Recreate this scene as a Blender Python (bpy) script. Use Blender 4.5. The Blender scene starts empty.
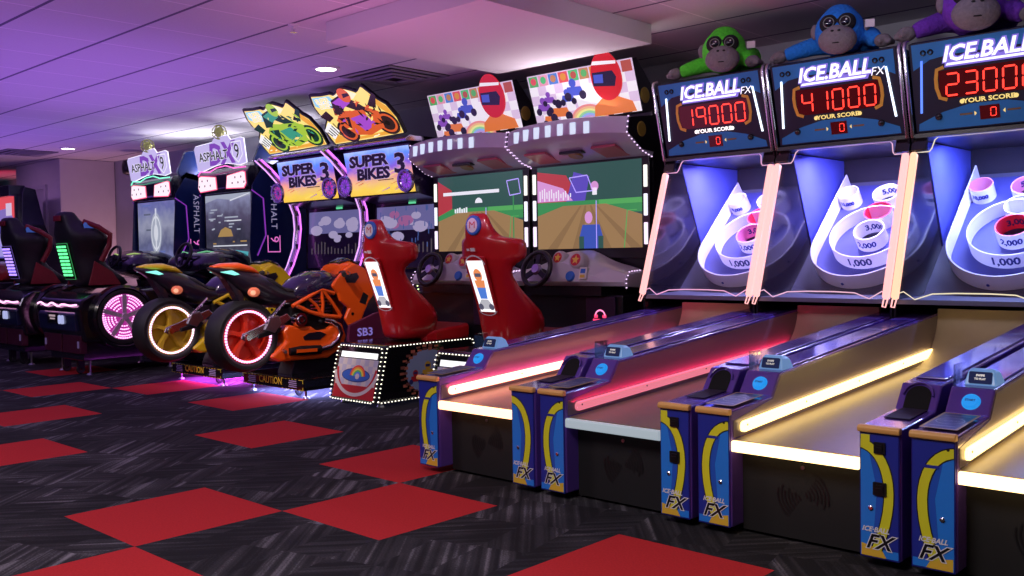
import bpy, bmesh, math, random
from mathutils import Vector, Matrix
random.seed(7)
C = bpy.context.scene.collection
PI = math.pi
SC = bpy.context.scene
SC.view_settings.view_transform = 'Standard'
SC.view_settings.look = 'None'
SC.view_settings.gamma = 1
SC.view_settings.use_curve_mapping = False
SC.view_settings.exposure = 0.0
T = .61                                   # carpet tile

# ------------------------------------------------------------- materials
_m = {}
def nodes_of(m):
    m.use_nodes = True
    return m.node_tree.nodes, m.node_tree.links
def pm(name, col, rough=.5, metal=0., coat=0., noise=0., nscale=20., bump=0., emit=None, es=0., trans=0., alpha=1.):
    if name in _m: return _m[name]
    m = bpy.data.materials.new(name); nt, lk = nodes_of(m)
    b = nt['Principled BSDF']
    b.inputs['Base Color'].default_value = (*col, 1)
    b.inputs['Roughness'].default_value = rough
    b.inputs['Metallic'].default_value = metal
    b.inputs['Coat Weight'].default_value = coat
    b.inputs['Coat Roughness'].default_value = .08
    b.inputs['Transmission Weight'].default_value = trans
    b.inputs['Alpha'].default_value = alpha
    if emit:
        b.inputs['Emission Color'].default_value = (*emit, 1); b.inputs['Emission Strength'].default_value = es
    if noise or bump:
        tc = nt.new('ShaderNodeTexCoord'); nz = nt.new('ShaderNodeTexNoise')
        nz.inputs['Scale'].default_value = nscale; nz.inputs['Detail'].default_value = 4
        lk.new(tc.outputs['Object'], nz.inputs['Vector'])
        if noise:
            mx = nt.new('ShaderNodeMix'); mx.data_type = 'RGBA'
            mx.inputs[6].default_value = (*[max(0, c*(1-noise)) for c in col], 1)
            mx.inputs[7].default_value = (*[min(1, c*(1+noise)) for c in col], 1)
            lk.new(nz.outputs['Fac'], mx.inputs[0]); lk.new(mx.outputs[2], b.inputs['Base Color'])
        if bump:
            bp = nt.new('ShaderNodeBump'); bp.inputs['Strength'].default_value = bump; bp.inputs['Distance'].default_value = .01
            lk.new(nz.outputs['Fac'], bp.inputs['Height']); lk.new(bp.outputs[0], b.inputs['Normal'])
    _m[name] = m
    return m
def em(name, col, s=1.):
    """something that gives off light: a lamp, a lit panel or a screen"""
    if name in _m: return _m[name]
    m = bpy.data.materials.new(name); nt, lk = nodes_of(m)
    b = nt['Principled BSDF']
    b.inputs['Base Color'].default_value = (*[c*.3 for c in col], 1); b.inputs['Roughness'].default_value = .25
    b.inputs['Emission Color'].default_value = (*col, 1); b.inputs['Emission Strength'].default_value = s
    _m[name] = m
    return m
def em_ramp(name, stops, axis, lo, hi, s=1., noise=0.):
    """backlit print whose ink runs through several colours along one axis"""
    if name in _m: return _m[name]
    m = em(name, (0, 0, 0), s); nt, lk = nodes_of(m); b = nt['Principled BSDF']
    tc = nt.new('ShaderNodeTexCoord'); sx = nt.new('ShaderNodeSeparateXYZ'); mr = nt.new('ShaderNodeMapRange')
    rp = nt.new('ShaderNodeValToRGB')
    mr.inputs['From Min'].default_value = lo; mr.inputs['From Max'].default_value = hi
    lk.new(tc.outputs['Object'], sx.inputs[0])
    src = sx.outputs[axis]
    if noise:
        nz = nt.new('ShaderNodeTexNoise'); nz.inputs['Scale'].default_value = 7; nz.inputs['Detail'].default_value = 5
        lk.new(tc.outputs['Object'], nz.inputs['Vector'])
        ma = nt.new('ShaderNodeMath'); ma.operation = 'MULTIPLY_ADD'; ma.inputs[1].default_value = noise
        lk.new(nz.outputs['Fac'], ma.inputs[0]); lk.new(src, ma.inputs[2]); src = ma.outputs[0]
    lk.new(src, mr.inputs['Value']); lk.new(mr.outputs[0], rp.inputs[0])
    el = rp.color_ramp.elements
    while len(el) < len(stops): el.new(.5)
    for e, (p, c) in zip(el, stops): e.position = p; e.color = (*c, 1)
    lk.new(rp.outputs[0], b.inputs['Emission Color']); lk.new(rp.outputs[0], b.inputs['Base Color'])
    return m
def glass(name, col=(1, 1, 1), tint=.9, gloss=.06, rough=.02):
    if name in _m: return _m[name]
    m = bpy.data.materials.new(name); nt, lk = nodes_of(m)
    out = nt['Material Output']; nt.remove(nt['Principled BSDF'])
    tr = nt.new('ShaderNodeBsdfTransparent'); tr.inputs[0].default_value = (*[c*tint for c in col], 1)
    gl = nt.new('ShaderNodeBsdfGlossy'); gl.inputs['Roughness'].default_value = rough
    mx = nt.new('ShaderNodeMixShader'); fr = nt.new('ShaderNodeFresnel'); fr.inputs[0].default_value = 1.3
    ad = nt.new('ShaderNodeMath'); ad.operation = 'MULTIPLY'; ad.inputs[1].default_value = gloss*10
    lk.new(fr.outputs[0], ad.inputs[0]); lk.new(ad.outputs[0], mx.inputs[0])
    lk.new(tr.outputs[0], mx.inputs[1]); lk.new(gl.outputs[0], mx.inputs[2]); lk.new(mx.outputs[0], out.inputs[0])
    _m[name] = m
    return m

# ------------------------------------------------------------- mesh builder
_txt = {}
def text_geo(s, size, bold, shear, spacing):
    k = (s, size, bold, shear, spacing)
    if k in _txt: return _txt[k]
    cu = bpy.data.curves.new('t', 'FONT'); cu.body = s; cu.size = size; cu.offset = bold; cu.shear = shear
    cu.align_x = 'CENTER'; cu.align_y = 'CENTER'; cu.resolution_u = 2; cu.space_character = spacing
    o = bpy.data.objects.new('t', cu); C.objects.link(o)
    dg = bpy.context.evaluated_depsgraph_get(); ev = o.evaluated_get(dg); me = ev.to_mesh()
    r = ([(v.co.x, v.co.y) for v in me.vertices], [tuple(p.vertices) for p in me.polygons])
    ev.to_mesh_clear(); bpy.data.objects.remove(o); bpy.data.curves.remove(cu)
    _txt[k] = r
    return r
class Plane:
    """a flat picture surface: origin, x direction, y direction, outward normal"""
    def __init__(s, o, ux, uy, n=None):
        s.o = Vector(o); s.ux = Vector(ux).normalized(); s.uy = Vector(uy).normalized()
        s.n = Vector(n).normalized() if n else s.ux.cross(s.uy).normalized()
    def __call__(s, u, v, h=0): return s.o + s.ux*u + s.uy*v + s.n*h
class MB:
    def __init__(s): s.v = []; s.f = []; s.m = []
    def add(s, vs, fs, mi=0):
        b = len(s.v); s.v += [tuple(v) for v in vs]
        for f in fs: s.f.append(tuple(i+b for i in f)); s.m.append(mi)
        return s
    def box(s, x0, x1, y0, y1, z0, z1, mi=0):
        return s.add([(x0,y0,z0),(x1,y0,z0),(x1,y1,z0),(x0,y1,z0),(x0,y0,z1),(x1,y0,z1),(x1,y1,z1),(x0,y1,z1)],
                     [(0,3,2,1),(4,5,6,7),(0,1,5,4),(1,2,6,5),(2,3,7,6),(3,0,4,7)], mi)
    def prism(s, pts, a, b, axis='x', mi=0):
        g = {'x': lambda p, t: (t, p[0], p[1]), 'y': lambda p, t: (p[0], t, p[1]), 'z': lambda p, t: (p[0], p[1], t)}[axis]
        n = len(pts)
        return s.add([g(p, a) for p in pts]+[g(p, b) for p in pts],
                     [tuple(range(n)), tuple(range(2*n-1, n-1, -1))]+[(i, (i+1) % n, n+(i+1) % n, n+i) for i in range(n)], mi)
    def loft(s, rings, mi=0, cap=True, closed=False):
        n = len(rings[0]); vs = [p for r in rings for p in r]; fs = []
        K = len(rings)
        for k in range(K if closed else K-1):
            k2 = (k+1) % K
            fs += [(k*n+i, k*n+(i+1) % n, k2*n+(i+1) % n, k2*n+i) for i in range(n)]
        if cap and not closed: fs += [tuple(range(n-1, -1, -1)), tuple(range((K-1)*n, K*n))]
        return s.add(vs, fs, mi)
    def tube(s, path, r, n=8, mi=0, closed=False):
        P = [Vector(p) for p in path]; K = len(P); rings = []; up = None
        for i in range(K):
            if closed: d = P[(i+1) % K]-P[i-1]
            else: d = P[min(i+1, K-1)]-P[max(i-1, 0)]
            d.normalize()
            if up is None: up = Vector((0, 0, 1)) if abs(d.z) < .9 else Vector((1, 0, 0))
            a = d.cross(up).normalized(); up = a.cross(d).normalized()
            rr = r[i] if isinstance(r, (list, tuple)) else r
            rings.append([P[i]+(a*math.cos(2*PI*k/n)+up*math.sin(2*PI*k/n))*rr for k in range(n)])
        return s.loft(rings, mi, True, closed)
    def lathe(s, prof, o, ax, n=24, mi=0, closed=False):
        """prof: (radius, height along ax)"""
        ax = Vector(ax).normalized(); o = Vector(o)
        a = ax.orthogonal().normalized(); b = ax.cross(a)
        rings = [[o+ax*h+(a*math.cos(2*PI*k/n)+b*math.sin(2*PI*k/n))*r for k in range(n)] for r, h in prof]
        return s.loft(rings, mi, True, closed)
    def ball(s, c, r, n=16, m=10, mi=0):
        r = r if isinstance(r, (list, tuple)) else (r, r, r)
        rings = []
        for j in range(1, m):
            t = PI*j/m
            rings.append([(c[0]+r[0]*math.sin(t)*math.cos(2*PI*k/n), c[1]+r[1]*math.sin(t)*math.sin(2*PI*k/n), c[2]-r[2]*math.cos(t)) for k in range(n)])
        return s.loft(rings, mi)
    def poly(s, P, pts, h=.001, mi=0):
        return s.add([P(u, v, h) for u, v in pts], [tuple(range(len(pts)))], mi)
    def rect(s, P, u0, u1, v0, v1, h=.001, mi=0):
        return s.poly(P, [(u0,v0),(u1,v0),(u1,v1),(u0,v1)], h, mi)
    def disc(s, P, u, v, r, h=.001, mi=0, n=24, r2=None, a0=0, a1=2*PI):
        r2 = r2 or r
        if a1-a0 < 2*PI-.01: n += 1
        k = n if a1-a0 > 2*PI-.01 else n-1
        return s.poly(P, [(u+r*math.cos(a0+(a1-a0)*i/k), v+r2*math.sin(a0+(a1-a0)*i/k)) for i in range(n)], h, mi)
    def arc(s, P, u, v, r0, r1, a0, a1, h=.001, mi=0, n=20, k=1.):
        q = [a0+(a1-a0)*i/n for i in range(n+1)]
        return s.poly(P, [(u+r1*math.cos(a), v+r1*k*math.sin(a)) for a in q]+[(u+r0*math.cos(a), v+r0*k*math.sin(a)) for a in reversed(q)], h, mi)
    def slab(s, P, pts, h0, h1, mi=0):
        n = len(pts)
        return s.add([P(u, v, h0) for u, v in pts]+[P(u, v, h1) for u, v in pts],
                     [tuple(range(n-1, -1, -1)), tuple(range(n, 2*n))]+[(i, (i+1) % n, n+(i+1) % n, n+i) for i in range(n)], mi)
    def text(s, P, txt, size, u, v, h=.002, mi=0, bold=0., shear=0., sp=1., sx=1., rot=0., thick=0.):
        vs, fs = text_geo(txt, size, bold, shear, sp); c, sn = math.cos(rot), math.sin(rot)
        Q = [(u+(x*sx)*c-y*sn, v+(x*sx)*sn+y*c) for x, y in vs]
        s.add([P(a, b, h) for a, b in Q], fs, mi)
        return s
    def build(s, name, mats, parent=None, bevel=0., smooth=False, sub=0, seg=2, recalc=True):
        me = bpy.data.meshes.new(name); me.from_pydata(s.v, [], s.f)
        if not isinstance(mats, (list, tuple)): mats = [mats]
        for m in mats: me.materials.append(m)
        for p, i in zip(me.polygons, s.m): p.material_index = i
        if recalc:
            bm = bmesh.new(); bm.from_mesh(me); bmesh.ops.recalc_face_normals(bm, faces=bm.faces); bm.to_mesh(me); bm.free()
        if smooth or sub:
            for p in me.polygons: p.use_smooth = True
            if smooth and not sub: me.set_sharp_from_angle(angle=math.radians(smooth if smooth > 1 else 40))
        o = bpy.data.objects.new(name, me); C.objects.link(o)
        if parent: o.parent = parent
        if bevel:
            b = o.modifiers.new('bevel', 'BEVEL'); b.width = bevel; b.segments = seg; b.limit_method = 'ANGLE'; b.angle_limit = math.radians(35)
        if sub:
            b = o.modifiers.new('sub', 'SUBSURF'); b.levels = sub; b.render_levels = sub
        return o
def thing(name, label, cat, loc=(0, 0, 0), group=None, rz=0.):
    o = bpy.data.objects.new(name, None); C.objects.link(o); o.location = loc; o.rotation_euler = (0, 0, rz)
    o.empty_display_size = .1
    o['label'] = label; o['category'] = cat
    if group: o['group'] = group
    return o
def tag(o, label, cat, group=None):
    o['label'] = label; o['category'] = cat
    if group: o['group'] = group
    return o
def struct(o): o['kind'] = 'structure'; return o
def lab(o, t): o['label'] = t; return o
def kids(o): return [c for c in bpy.data.objects if c.parent == o]
def copy_tree(root, loc, label, parent=None, swap=None):
    """a thing with its parts and their sub-parts; swap gives a copied part other materials"""
    tree = {}
    for o in bpy.data.objects:
        if o.parent: tree.setdefault(o.parent.name, []).append(o)
    def rec(o, par):
        c = o.copy(); C.objects.link(c)
        if par: c.parent = par
        st = o.name.split('.')[0]
        if swap and st in swap and o.type == 'MESH':
            c.data = o.data.copy()
            for i, mm in enumerate(swap[st]): c.data.materials[i] = mm
        for ch in tree.get(o.name, []): rec(ch, c)
        return c
    r = rec(root, None); r.location = loc; r['label'] = label
    return r
def rrect(u0, u1, v0, v1, r, n=5):
    q = []
    for cx, cy, a in ((u1-r, v0+r, -PI/2), (u1-r, v1-r, 0), (u0+r, v1-r, PI/2), (u0+r, v0+r, PI)):
        q += [(cx+r*math.cos(a+PI/2*i/n), cy+r*math.sin(a+PI/2*i/n)) for i in range(n+1)]
    return q
def along(path, step, closed=True):
    """points every step along a 3D path"""
    P = [Vector(p) for p in path]
    if closed: P.append(P[0])
    out = []; need = 0.
    for a, b in zip(P, P[1:]):
        L = (b-a).length
        if L < 1e-9: continue
        while need <= L: out.append(a+(b-a)*(need/L)); need += step
        need -= L
    return out
def ell(y, zc, hz, hx, n=14, e=2.4, xo=0.):
    r = []
    for k in range(n):
        t = 2*PI*k/n; c, s_ = math.cos(t), math.sin(t)
        r.append((xo+hx*math.copysign(abs(c)**(2/e), c), y, zc+hz*math.copysign(abs(s_)**(2/e), s_)))
    return r
# ------------------------------------------------------------- shared materials
black = pm('black plastic', (.008, .008, .011), .35, noise=.2)
blackgloss = pm('black gloss', (.006, .006, .009), .12, coat=.5)
darkmetal = pm('dark metal', (.03, .03, .035), .4, .8)
chrome = pm('chrome', (.75, .75, .8), .15, 1.)
steel = pm('brushed steel', (.45, .45, .5), .3, 1., noise=.15, nscale=60)
rubber = pm('tyre rubber', (.012, .012, .014), .55, noise=.3, nscale=60)
white_p = pm('white plastic', (.75, .74, .78), .4, noise=.04)

# ------------------------------------------------------------- the room
def carpet():
    m = bpy.data.materials.new('grey chevron carpet tile'); nt, lk = nodes_of(m); b = nt['Principled BSDF']
    b.inputs['Roughness'].default_value = .95; b.inputs['Specular IOR Level'].default_value = .15
    tc = nt.new('ShaderNodeTexCoord')
    sep = nt.new('ShaderNodeSeparateXYZ'); lk.new(tc.outputs['Object'], sep.inputs[0])
    def math_(op, a, bb=None, c=None):
        n = nt.new('ShaderNodeMath'); n.operation = op
        for i, v in enumerate((a, bb, c)):
            if v is None: continue
            if isinstance(v, (int, float)): n.inputs[i].default_value = v
            else: lk.new(v, n.inputs[i])
        return n.outputs[0]
    fx = math_('FLOOR', math_('DIVIDE', sep.outputs[0], T)); fy = math_('FLOOR', math_('DIVIDE', sep.outputs[1], T))
    # small blocks of straight hatching, each block leaning one way or the other
    def vec(x, y, z=0.):
        n = nt.new('ShaderNodeCombineXYZ')
        for i, v in enumerate((x, y, z)):
            if isinstance(v, (int, float)): n.inputs[i].default_value = v
            else: lk.new(v, n.inputs[i])
        return n.outputs[0]
    def noise(v, sc, det=2.):
        n = nt.new('ShaderNodeTexNoise'); n.inputs['Scale'].default_value = sc; n.inputs['Detail'].default_value = det
        lk.new(v, n.inputs['Vector']); return n.outputs['Fac']
    X, Y = sep.outputs[0], sep.outputs[1]
    bx = math_('FLOOR', math_('MULTIPLY_ADD', Y, 1.1, math_('DIVIDE', X, .19))); by = math_('FLOOR', math_('MULTIPLY_ADD', X, -.9, math_('DIVIDE', Y, .33)))
    wn = nt.new('ShaderNodeTexWhiteNoise'); wn.noise_dimensions = '3D'; lk.new(vec(bx, by, 0.), wn.inputs['Vector'])
    side = math_('MULTIPLY_ADD', math_('GREATER_THAN', wn.outputs['Value'], .5), 2., -1.)
    d = math_('MULTIPLY_ADD', math_('MULTIPLY', X, .75), side, math_('MULTIPLY', Y, .66))
    stripe = noise(vec(math_('MULTIPLY', d, 34.), math_('MULTIPLY', wn.outputs['Value'], 9.), 0.), 1., 2.)
    strong = math_('MULTIPLY_ADD', wn.outputs['Value'], .35, .72)
    f0 = math_('MULTIPLY', stripe, strong)
    f = math_('ADD', math_('MULTIPLY_ADD', noise(tc.outputs['Object'], 150., 2.), .30, f0), math_('MULTIPLY_ADD', noise(tc.outputs['Object'], 2.6, 4.), .55, -.33))
    rp = nt.new('ShaderNodeValToRGB'); lk.new(f, rp.inputs[0])
    el = rp.color_ramp.elements
    el[0].position = .44; el[0].color = (.012, .012, .015, 1)
    el[1].position = .90; el[1].color = (.20, .195, .225, 1)
    e = el.new(.64); e.color = (.035, .034, .041, 1)
    lk.new(rp.outputs[0], b.inputs['Base Color'])
    return m
def red_carpet():
    m = pm('red carpet tile', (.45, .024, .028), .95, noise=.28, nscale=130)
    m.node_tree.nodes['Principled BSDF'].inputs['Specular IOR Level'].default_value = .12
    return m
XL, XR, YF, YB, ZC = -14.03, 7.32, -6.1, 4.51, 2.42
RED = {(0,0),(1,1),(1,-1),(0,2),(-2,2),(-4,3),(-3,0),(-5,1),(-7,2),(-6,3),(3,1),(-9,3),(-8,1),(5,0),(4,-1),(3,-3),(-1,-2),(-3,-3),(6,2)}
m = MB()
for i in range(-23, 12):
    for j in range(-10, 8):
        y1 = min((j+1)*T, YB+.05)
        m.add([(i*T, j*T, 0), ((i+1)*T, j*T, 0), ((i+1)*T, y1, 0), (i*T, y1, 0)], [(0, 1, 2, 3)], 1 if (i, j) in RED else 0)
floor = struct(m.build('floor', [carpet(), red_carpet()]))
# ceiling: lay-in tiles, dark reveals along the rows and pale bars across
def ceiling_mat():
    m = bpy.data.materials.new('ceiling tiles'); nt, lk = nodes_of(m); b = nt['Principled BSDF']
    b.inputs['Roughness'].default_value = .9
    tc = nt.new('ShaderNodeTexCoord'); sep = nt.new('ShaderNodeSeparateXYZ'); lk.new(tc.outputs['Object'], sep.inputs[0])
    def line(src, off, pitch, w):
        a = nt.new('ShaderNodeMath'); a.operation = 'SUBTRACT'; lk.new(src, a.inputs[0]); a.inputs[1].default_value = off
        p = nt.new('ShaderNodeMath'); p.operation = 'PINGPONG'; lk.new(a.outputs[0], p.inputs[0]); p.inputs[1].default_value = pitch/2
        l = nt.new('ShaderNodeMath'); l.operation = 'LESS_THAN'; lk.new(p.outputs[0], l.inputs[0]); l.inputs[1].default_value = w
        return l.outputs[0]
    nz = nt.new('ShaderNodeTexNoise'); nz.inputs['Scale'].default_value = 90; lk.new(tc.outputs['Object'], nz.inputs['Vector'])
    m1 = nt.new('ShaderNodeMix'); m1.data_type = 'RGBA'; lk.new(nz.outputs['Fac'], m1.inputs[0])
    m1.inputs[6].default_value = (.66, .65, .66, 1); m1.inputs[7].default_value = (.76, .75, .76, 1)
    m2 = nt.new('ShaderNodeMix'); m2.data_type = 'RGBA'; lk.new(m1.outputs[2], m2.inputs[6]); m2.inputs[7].default_value = (.95, .9, .92, 1)
    lk.new(line(sep.outputs[0], -1.646, .61, .006), m2.inputs[0])
    m3 = nt.new('ShaderNodeMix'); m3.data_type = 'RGBA'; lk.new(m2.outputs[2], m3.inputs[6]); m3.inputs[7].default_value = (.14, .13, .2, 1)
    lk.new(line(sep.outputs[1], 1.195, .61, .011), m3.inputs[0])
    lk.new(m3.outputs[2], b.inputs['Base Color'])
    return m
ceil_m = ceiling_mat()
m = MB().box(XL, XR, YF, YB+.05, ZC, ZC+.06)
struct(m.build('ceiling', ceil_m))
paint = pm('painted drywall', (.55, .53, .55), .8, noise=.05, nscale=8)
paint_d = pm('back wall paint', (.36, .37, .42), .8, noise=.05, nscale=8)
struct(MB().box(XL, XR, YB, YB+.12, 0, ZC).build('wall_back', paint_d))
struct(MB().box(XL-.12, XL, YF, YB, 0, ZC).build('wall_left', paint))
struct(MB().box(XR, XR+.12, YF, YB, 0, ZC).build('wall_right', paint_d))
struct(MB().box(XL, XR, YF-.12, YF, 0, ZC).build('wall_front', paint_d))
struct(MB().box(-10.95, -9.38, 3.75, YB-.005, 0, ZC-.002).build('wall_partition', paint, bevel=.01))
struct(MB().box(-10.95, -9.365, 3.735, 3.75, 0, .1).build('baseboard_partition', black))
struct(MB().box(-.83, .48, 1.93, 3.41, 2.30, ZC-.002).build('ceiling_soffit', pm('soffit paint', (.72, .7, .72), .8)))
d = struct(MB().box(-10.66, -9.86, 3.725, 3.749, .01, 2.03).build('door_1', pm('grey door', (.42, .41, .45), .5), bevel=.006))
MB().box(-10.72, -10.66, 3.715, 3.75, .01, 2.09).box(-9.86, -9.80, 3.715, 3.75, .01, 2.09).box(-10.66, -9.86, 3.715, 3.75, 2.03, 2.09).build('door_frame', pm('door frame', (.5, .48, .52), .5), d)
MB().tube([(-9.95, 3.725, 1.0), (-9.95, 3.68, 1.0), (-10.06, 3.68, 1.0)], .011).build('door_handle', steel, d)

# ------------------------------------------------------------- things of the ceiling and walls
warm = em('downlight glow', (1, .93, .88), 9)
def downlight(x, y, label):
    t = thing('recessed_downlight', label, 'ceiling light', (x, y, ZC), 'recessed downlights')
    MB().lathe([(.075, 0), (.105, 0), (.105, -.008), (.09, -.014), (.075, -.012)], (0, 0, 0), (0, 0, 1), closed=True, n=28).build('trim_ring', white_p, t, smooth=1)
    MB().lathe([(.074, -.002), (.074, -.009), (.05, -.012)], (0, 0, 0), (0, 0, 1), n=28).build('lens', warm, t)
downlight(-1.97, 2.753, 'small round downlight in the purple ceiling above the motorcycle games')
downlight(-8.16, 3.375, 'small round downlight near the painted partition wall')
def vent(x, y, label):
    t = thing('ceiling_vent', label, 'air vent', (x, y, ZC), 'ceiling vents')
    MB().box(-.305, .305, -.305, .305, -.006, 0).build('back_plate', black, t)
    f = MB()
    for k, (a, z) in enumerate(((.30, -.012), (.235, -.022), (.17, -.03), (.105, -.036))):
        w = .035
        for q in ((-a, a, -a, -a+w), (-a, a, a-w, a), (-a, -a+w, -a+w, a-w), (a-w, a, -a+w, a-w)):
            f.box(q[0], q[1], q[2], q[3], z, z+.008)
    f.build('louvre_frame', pm('vent grey', (.3, .29, .33), .5), t)
vent(-1.86, 3.32, 'square louvred air vent behind the yellow motorcycle signs')
vent(-8.95, 3.15, 'square louvred air vent near the partition wall')
sp = thing('fire_sprinkler', 'tiny sprinkler head in the purple ceiling', 'sprinkler', (-1.02, 1.83, ZC))
MB().lathe([(.001, 0), (.035, 0), (.03, -.008), (.012, -.01), (.012, -.03), (.001, -.03)], (0, 0, 0), (0, 0, 1), n=18).build('escutcheon', white_p, sp, smooth=1)
MB().lathe([(.001, -.03), (.006, -.03), (.006, -.042), (.022, -.044), (.022, -.047), (.001, -.047)], (0, 0, 0), (0, 0, 1), n=18).build('deflector', chrome, sp)
s = thing('wall_speaker', 'round black speaker beside the far ASPHALT marquee', 'speaker', (-8.02, 4.02, 2.21))
MB().lathe([(.02, -.02), (.085, -.02), (.1, .02), (.09, .16), (.05, .22), (.02, .22)], (0, 0, 0), (.25, 1, 0), n=24).build('speaker_body', black, s, smooth=1)
MB().lathe([(.001, -.035), (.05, -.03), (.078, -.021), (.078, -.018), (.001, -.018)], (0, 0, 0), (.25, 1, 0), n=24).build('grille', darkmetal, s, smooth=1)
MB().tube([(.05, .2, 0), (.08, .36, .02), (.08, .487, .02)], .015).build('bracket', black, s)

# ------------------------------------------------------------- camera
f_px, yaw, pitch, roll = 953.10174, .75274762, -.03419558, -.01599063
cam = bpy.data.cameras.new('camera'); co = bpy.data.objects.new('camera', cam); C.objects.link(co)
fw = Vector((-math.sin(yaw)*math.cos(pitch), math.cos(yaw)*math.cos(pitch), math.sin(pitch)))
rt = Vector((math.cos(yaw), math.sin(yaw), 0)); up = rt.cross(fw)
r2 = rt*math.cos(roll)+up*math.sin(roll); u2 = up*math.cos(roll)-rt*math.sin(roll)
M4 = Matrix((( r2.x, u2.x, -fw.x, 3.88448), (r2.y, u2.y, -fw.y, -1.51725), (r2.z, u2.z, -fw.z, 1.00982), (0, 0, 0, 1)))
co.matrix_world = M4
cam.sensor_width = 36; cam.lens = f_px/1024*36; cam.clip_start = .05; cam.clip_end = 60
SC.camera = co
w = bpy.data.worlds.new('dark room'); SC.world = w; w.use_nodes = True
w.node_tree.nodes['Background'].inputs[0].default_value = (.02, .015, .04, 1); w.node_tree.nodes['Background'].inputs[1].default_value = .3
# ------------------------------------------------------------- lamps
def area(name, loc, to, size, power, col, sy=None):
    l = bpy.data.lights.new(name, 'AREA'); l.energy = power; l.color = col; l.size = size
    if sy: l.shape = 'RECTANGLE'; l.size_y = sy
    o = bpy.data.objects.new(name, l); C.objects.link(o); o.location = loc
    o.rotation_euler = (Vector(to)-Vector(loc)).to_track_quat('-Z', 'Y').to_euler()
    return o
def spot(name, loc, to, power, col, ang=1.4, blend=.8, r=.05):
    l = bpy.data.lights.new(name, 'SPOT'); l.energy = power; l.color = col; l.spot_size = ang; l.spot_blend = blend; l.shadow_soft_size = r
    o = bpy.data.objects.new(name, l); C.objects.link(o); o.location = loc
    o.rotation_euler = (Vector(to)-Vector(loc)).to_track_quat('-Z', 'Y').to_euler()
    return o
def point(name, loc, power, col, r=.04):
    l = bpy.data.lights.new(name, 'POINT'); l.energy = power; l.color = col; l.shadow_soft_size = r
    o = bpy.data.objects.new(name, l); C.objects.link(o); o.location = loc
    return o
# added fill at ceiling height to light the aisle floor, no panels built
area('aisle_fill', (2.2, -.9, ZC-.01), (2.2, -.9, 0), 1.2, 58, (1, .86, .84))
area('aisle_fill', (-1.5, -1.2, ZC-.01), (-1.5, -1.0, 0), 1.2, 54, (1, .84, .88))
area('aisle_fill', (-5.0, -.6, ZC-.01), (-5.0, -.4, 0), 1.2, 34, (.84, .72, 1))
# added purple fill hanging unseen over the aisle, aimed at the ceiling
area('purple_ceiling_fill', (-3.6, 1.5, 1.5), (-3.6, 1.5, ZC), 3.6, 30, (.42, .16, 1), 3.0)
area('purple_ceiling_fill', (-7.8, 1.8, 1.5), (-7.8, 1.8, ZC), 3.6, 30, (.36, .15, 1), 3.2)
area('pink_soffit_fill', (-.2, 1.9, 1.55), (-.2, 2.4, ZC), 1.4, 5.5, (1, .30, .74), 1.4)  # added pink fill below the soffit, without a fixture
area('mauve_ceiling_fill', (-.3, -.6, 1.5), (-.3, -.6, ZC), 2.6, 12, (.66, .24, 1), 2.0)  # added mauve fill in mid-air for the ceiling
area('blue_soffit_fill', (-.2, .3, 2.1), (-.2, 1.93, 2.36), .9, 1.6, (.25, .40, 1), .1)  # added blue tint for the soffit's front face, unseen source
area('white_uplight', (-6.0, 3.95, 2.0), (-5.9, 3.7, ZC), .8, 12, (.92, .86, 1), .15)
area('white_uplight', (-4.45, 3.95, 2.0), (-4.4, 3.7, ZC), .6, 8, (.92, .86, 1), .15)
area('white_uplight', (-.3, 3.62, 2.0), (-.2, 3.2, 2.3), .6, 4.5, (1, .85, .92), .15)
spot('red_wash', (-12.2, 3.4, 1.2), (-12.2, 4.4, 2.4), 40, (1, .05, .15))
spot('cyan_wash', (-12.4, 3.2, .6), (-12.4, 4.5, 1.5), 14, (.1, .8, 1))
area('warm_wall_wash', (-8.3, 4.2, .3), (-9.4, 4.15, 1.2), .3, 13, (1, .46, .56))  # added to warm the partition wall, hidden behind a cabinet
spot('lilac_wall_wash', (-9.6, 1.6, 2.3), (-10.2, 3.75, 1.2), 40, (.75, .35, 1), 1.3, .9)  # added to tint the partition's front face, no fixture
spot('bike_fill_spot', (-1.0, .9, 2.38), (-2.2, 2.7, .55), 150, (1, .80, .72), .75, .7, .06)  # added spots to brighten the motorcycles, no fixtures built
spot('bike_fill_spot', (-2.2, .7, 2.38), (-3.4, 2.6, .55), 110, (1, .78, .85), .7, .7, .06)
spot('kart_fill_spot', (.2, .5, 2.38), (-.8, 2.9, .9), 40, (1, .8, .85), .8, .7, .06)  # added spot to brighten the karts
spot('gorilla_fill_spot', (1.3, .6, 2.36), (1.35, 3.5, 2.16), 55, (1, .90, .95), .95, .5, .06)  # added spots to brighten the gorillas, no lighting track built
spot('gorilla_fill_spot', (2.6, .4, 2.36), (2.3, 3.5, 2.16), 40, (1, .88, .95), .7, .5, .06)
area('blue_ceiling_fill', (2.4, 2.4, 2.12), (2.4, 2.4, ZC), 1.6, 4.5, (.14, .25, 1), 1.2)  # added blue fill in mid-air, tinting the ceiling tiles
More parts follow.
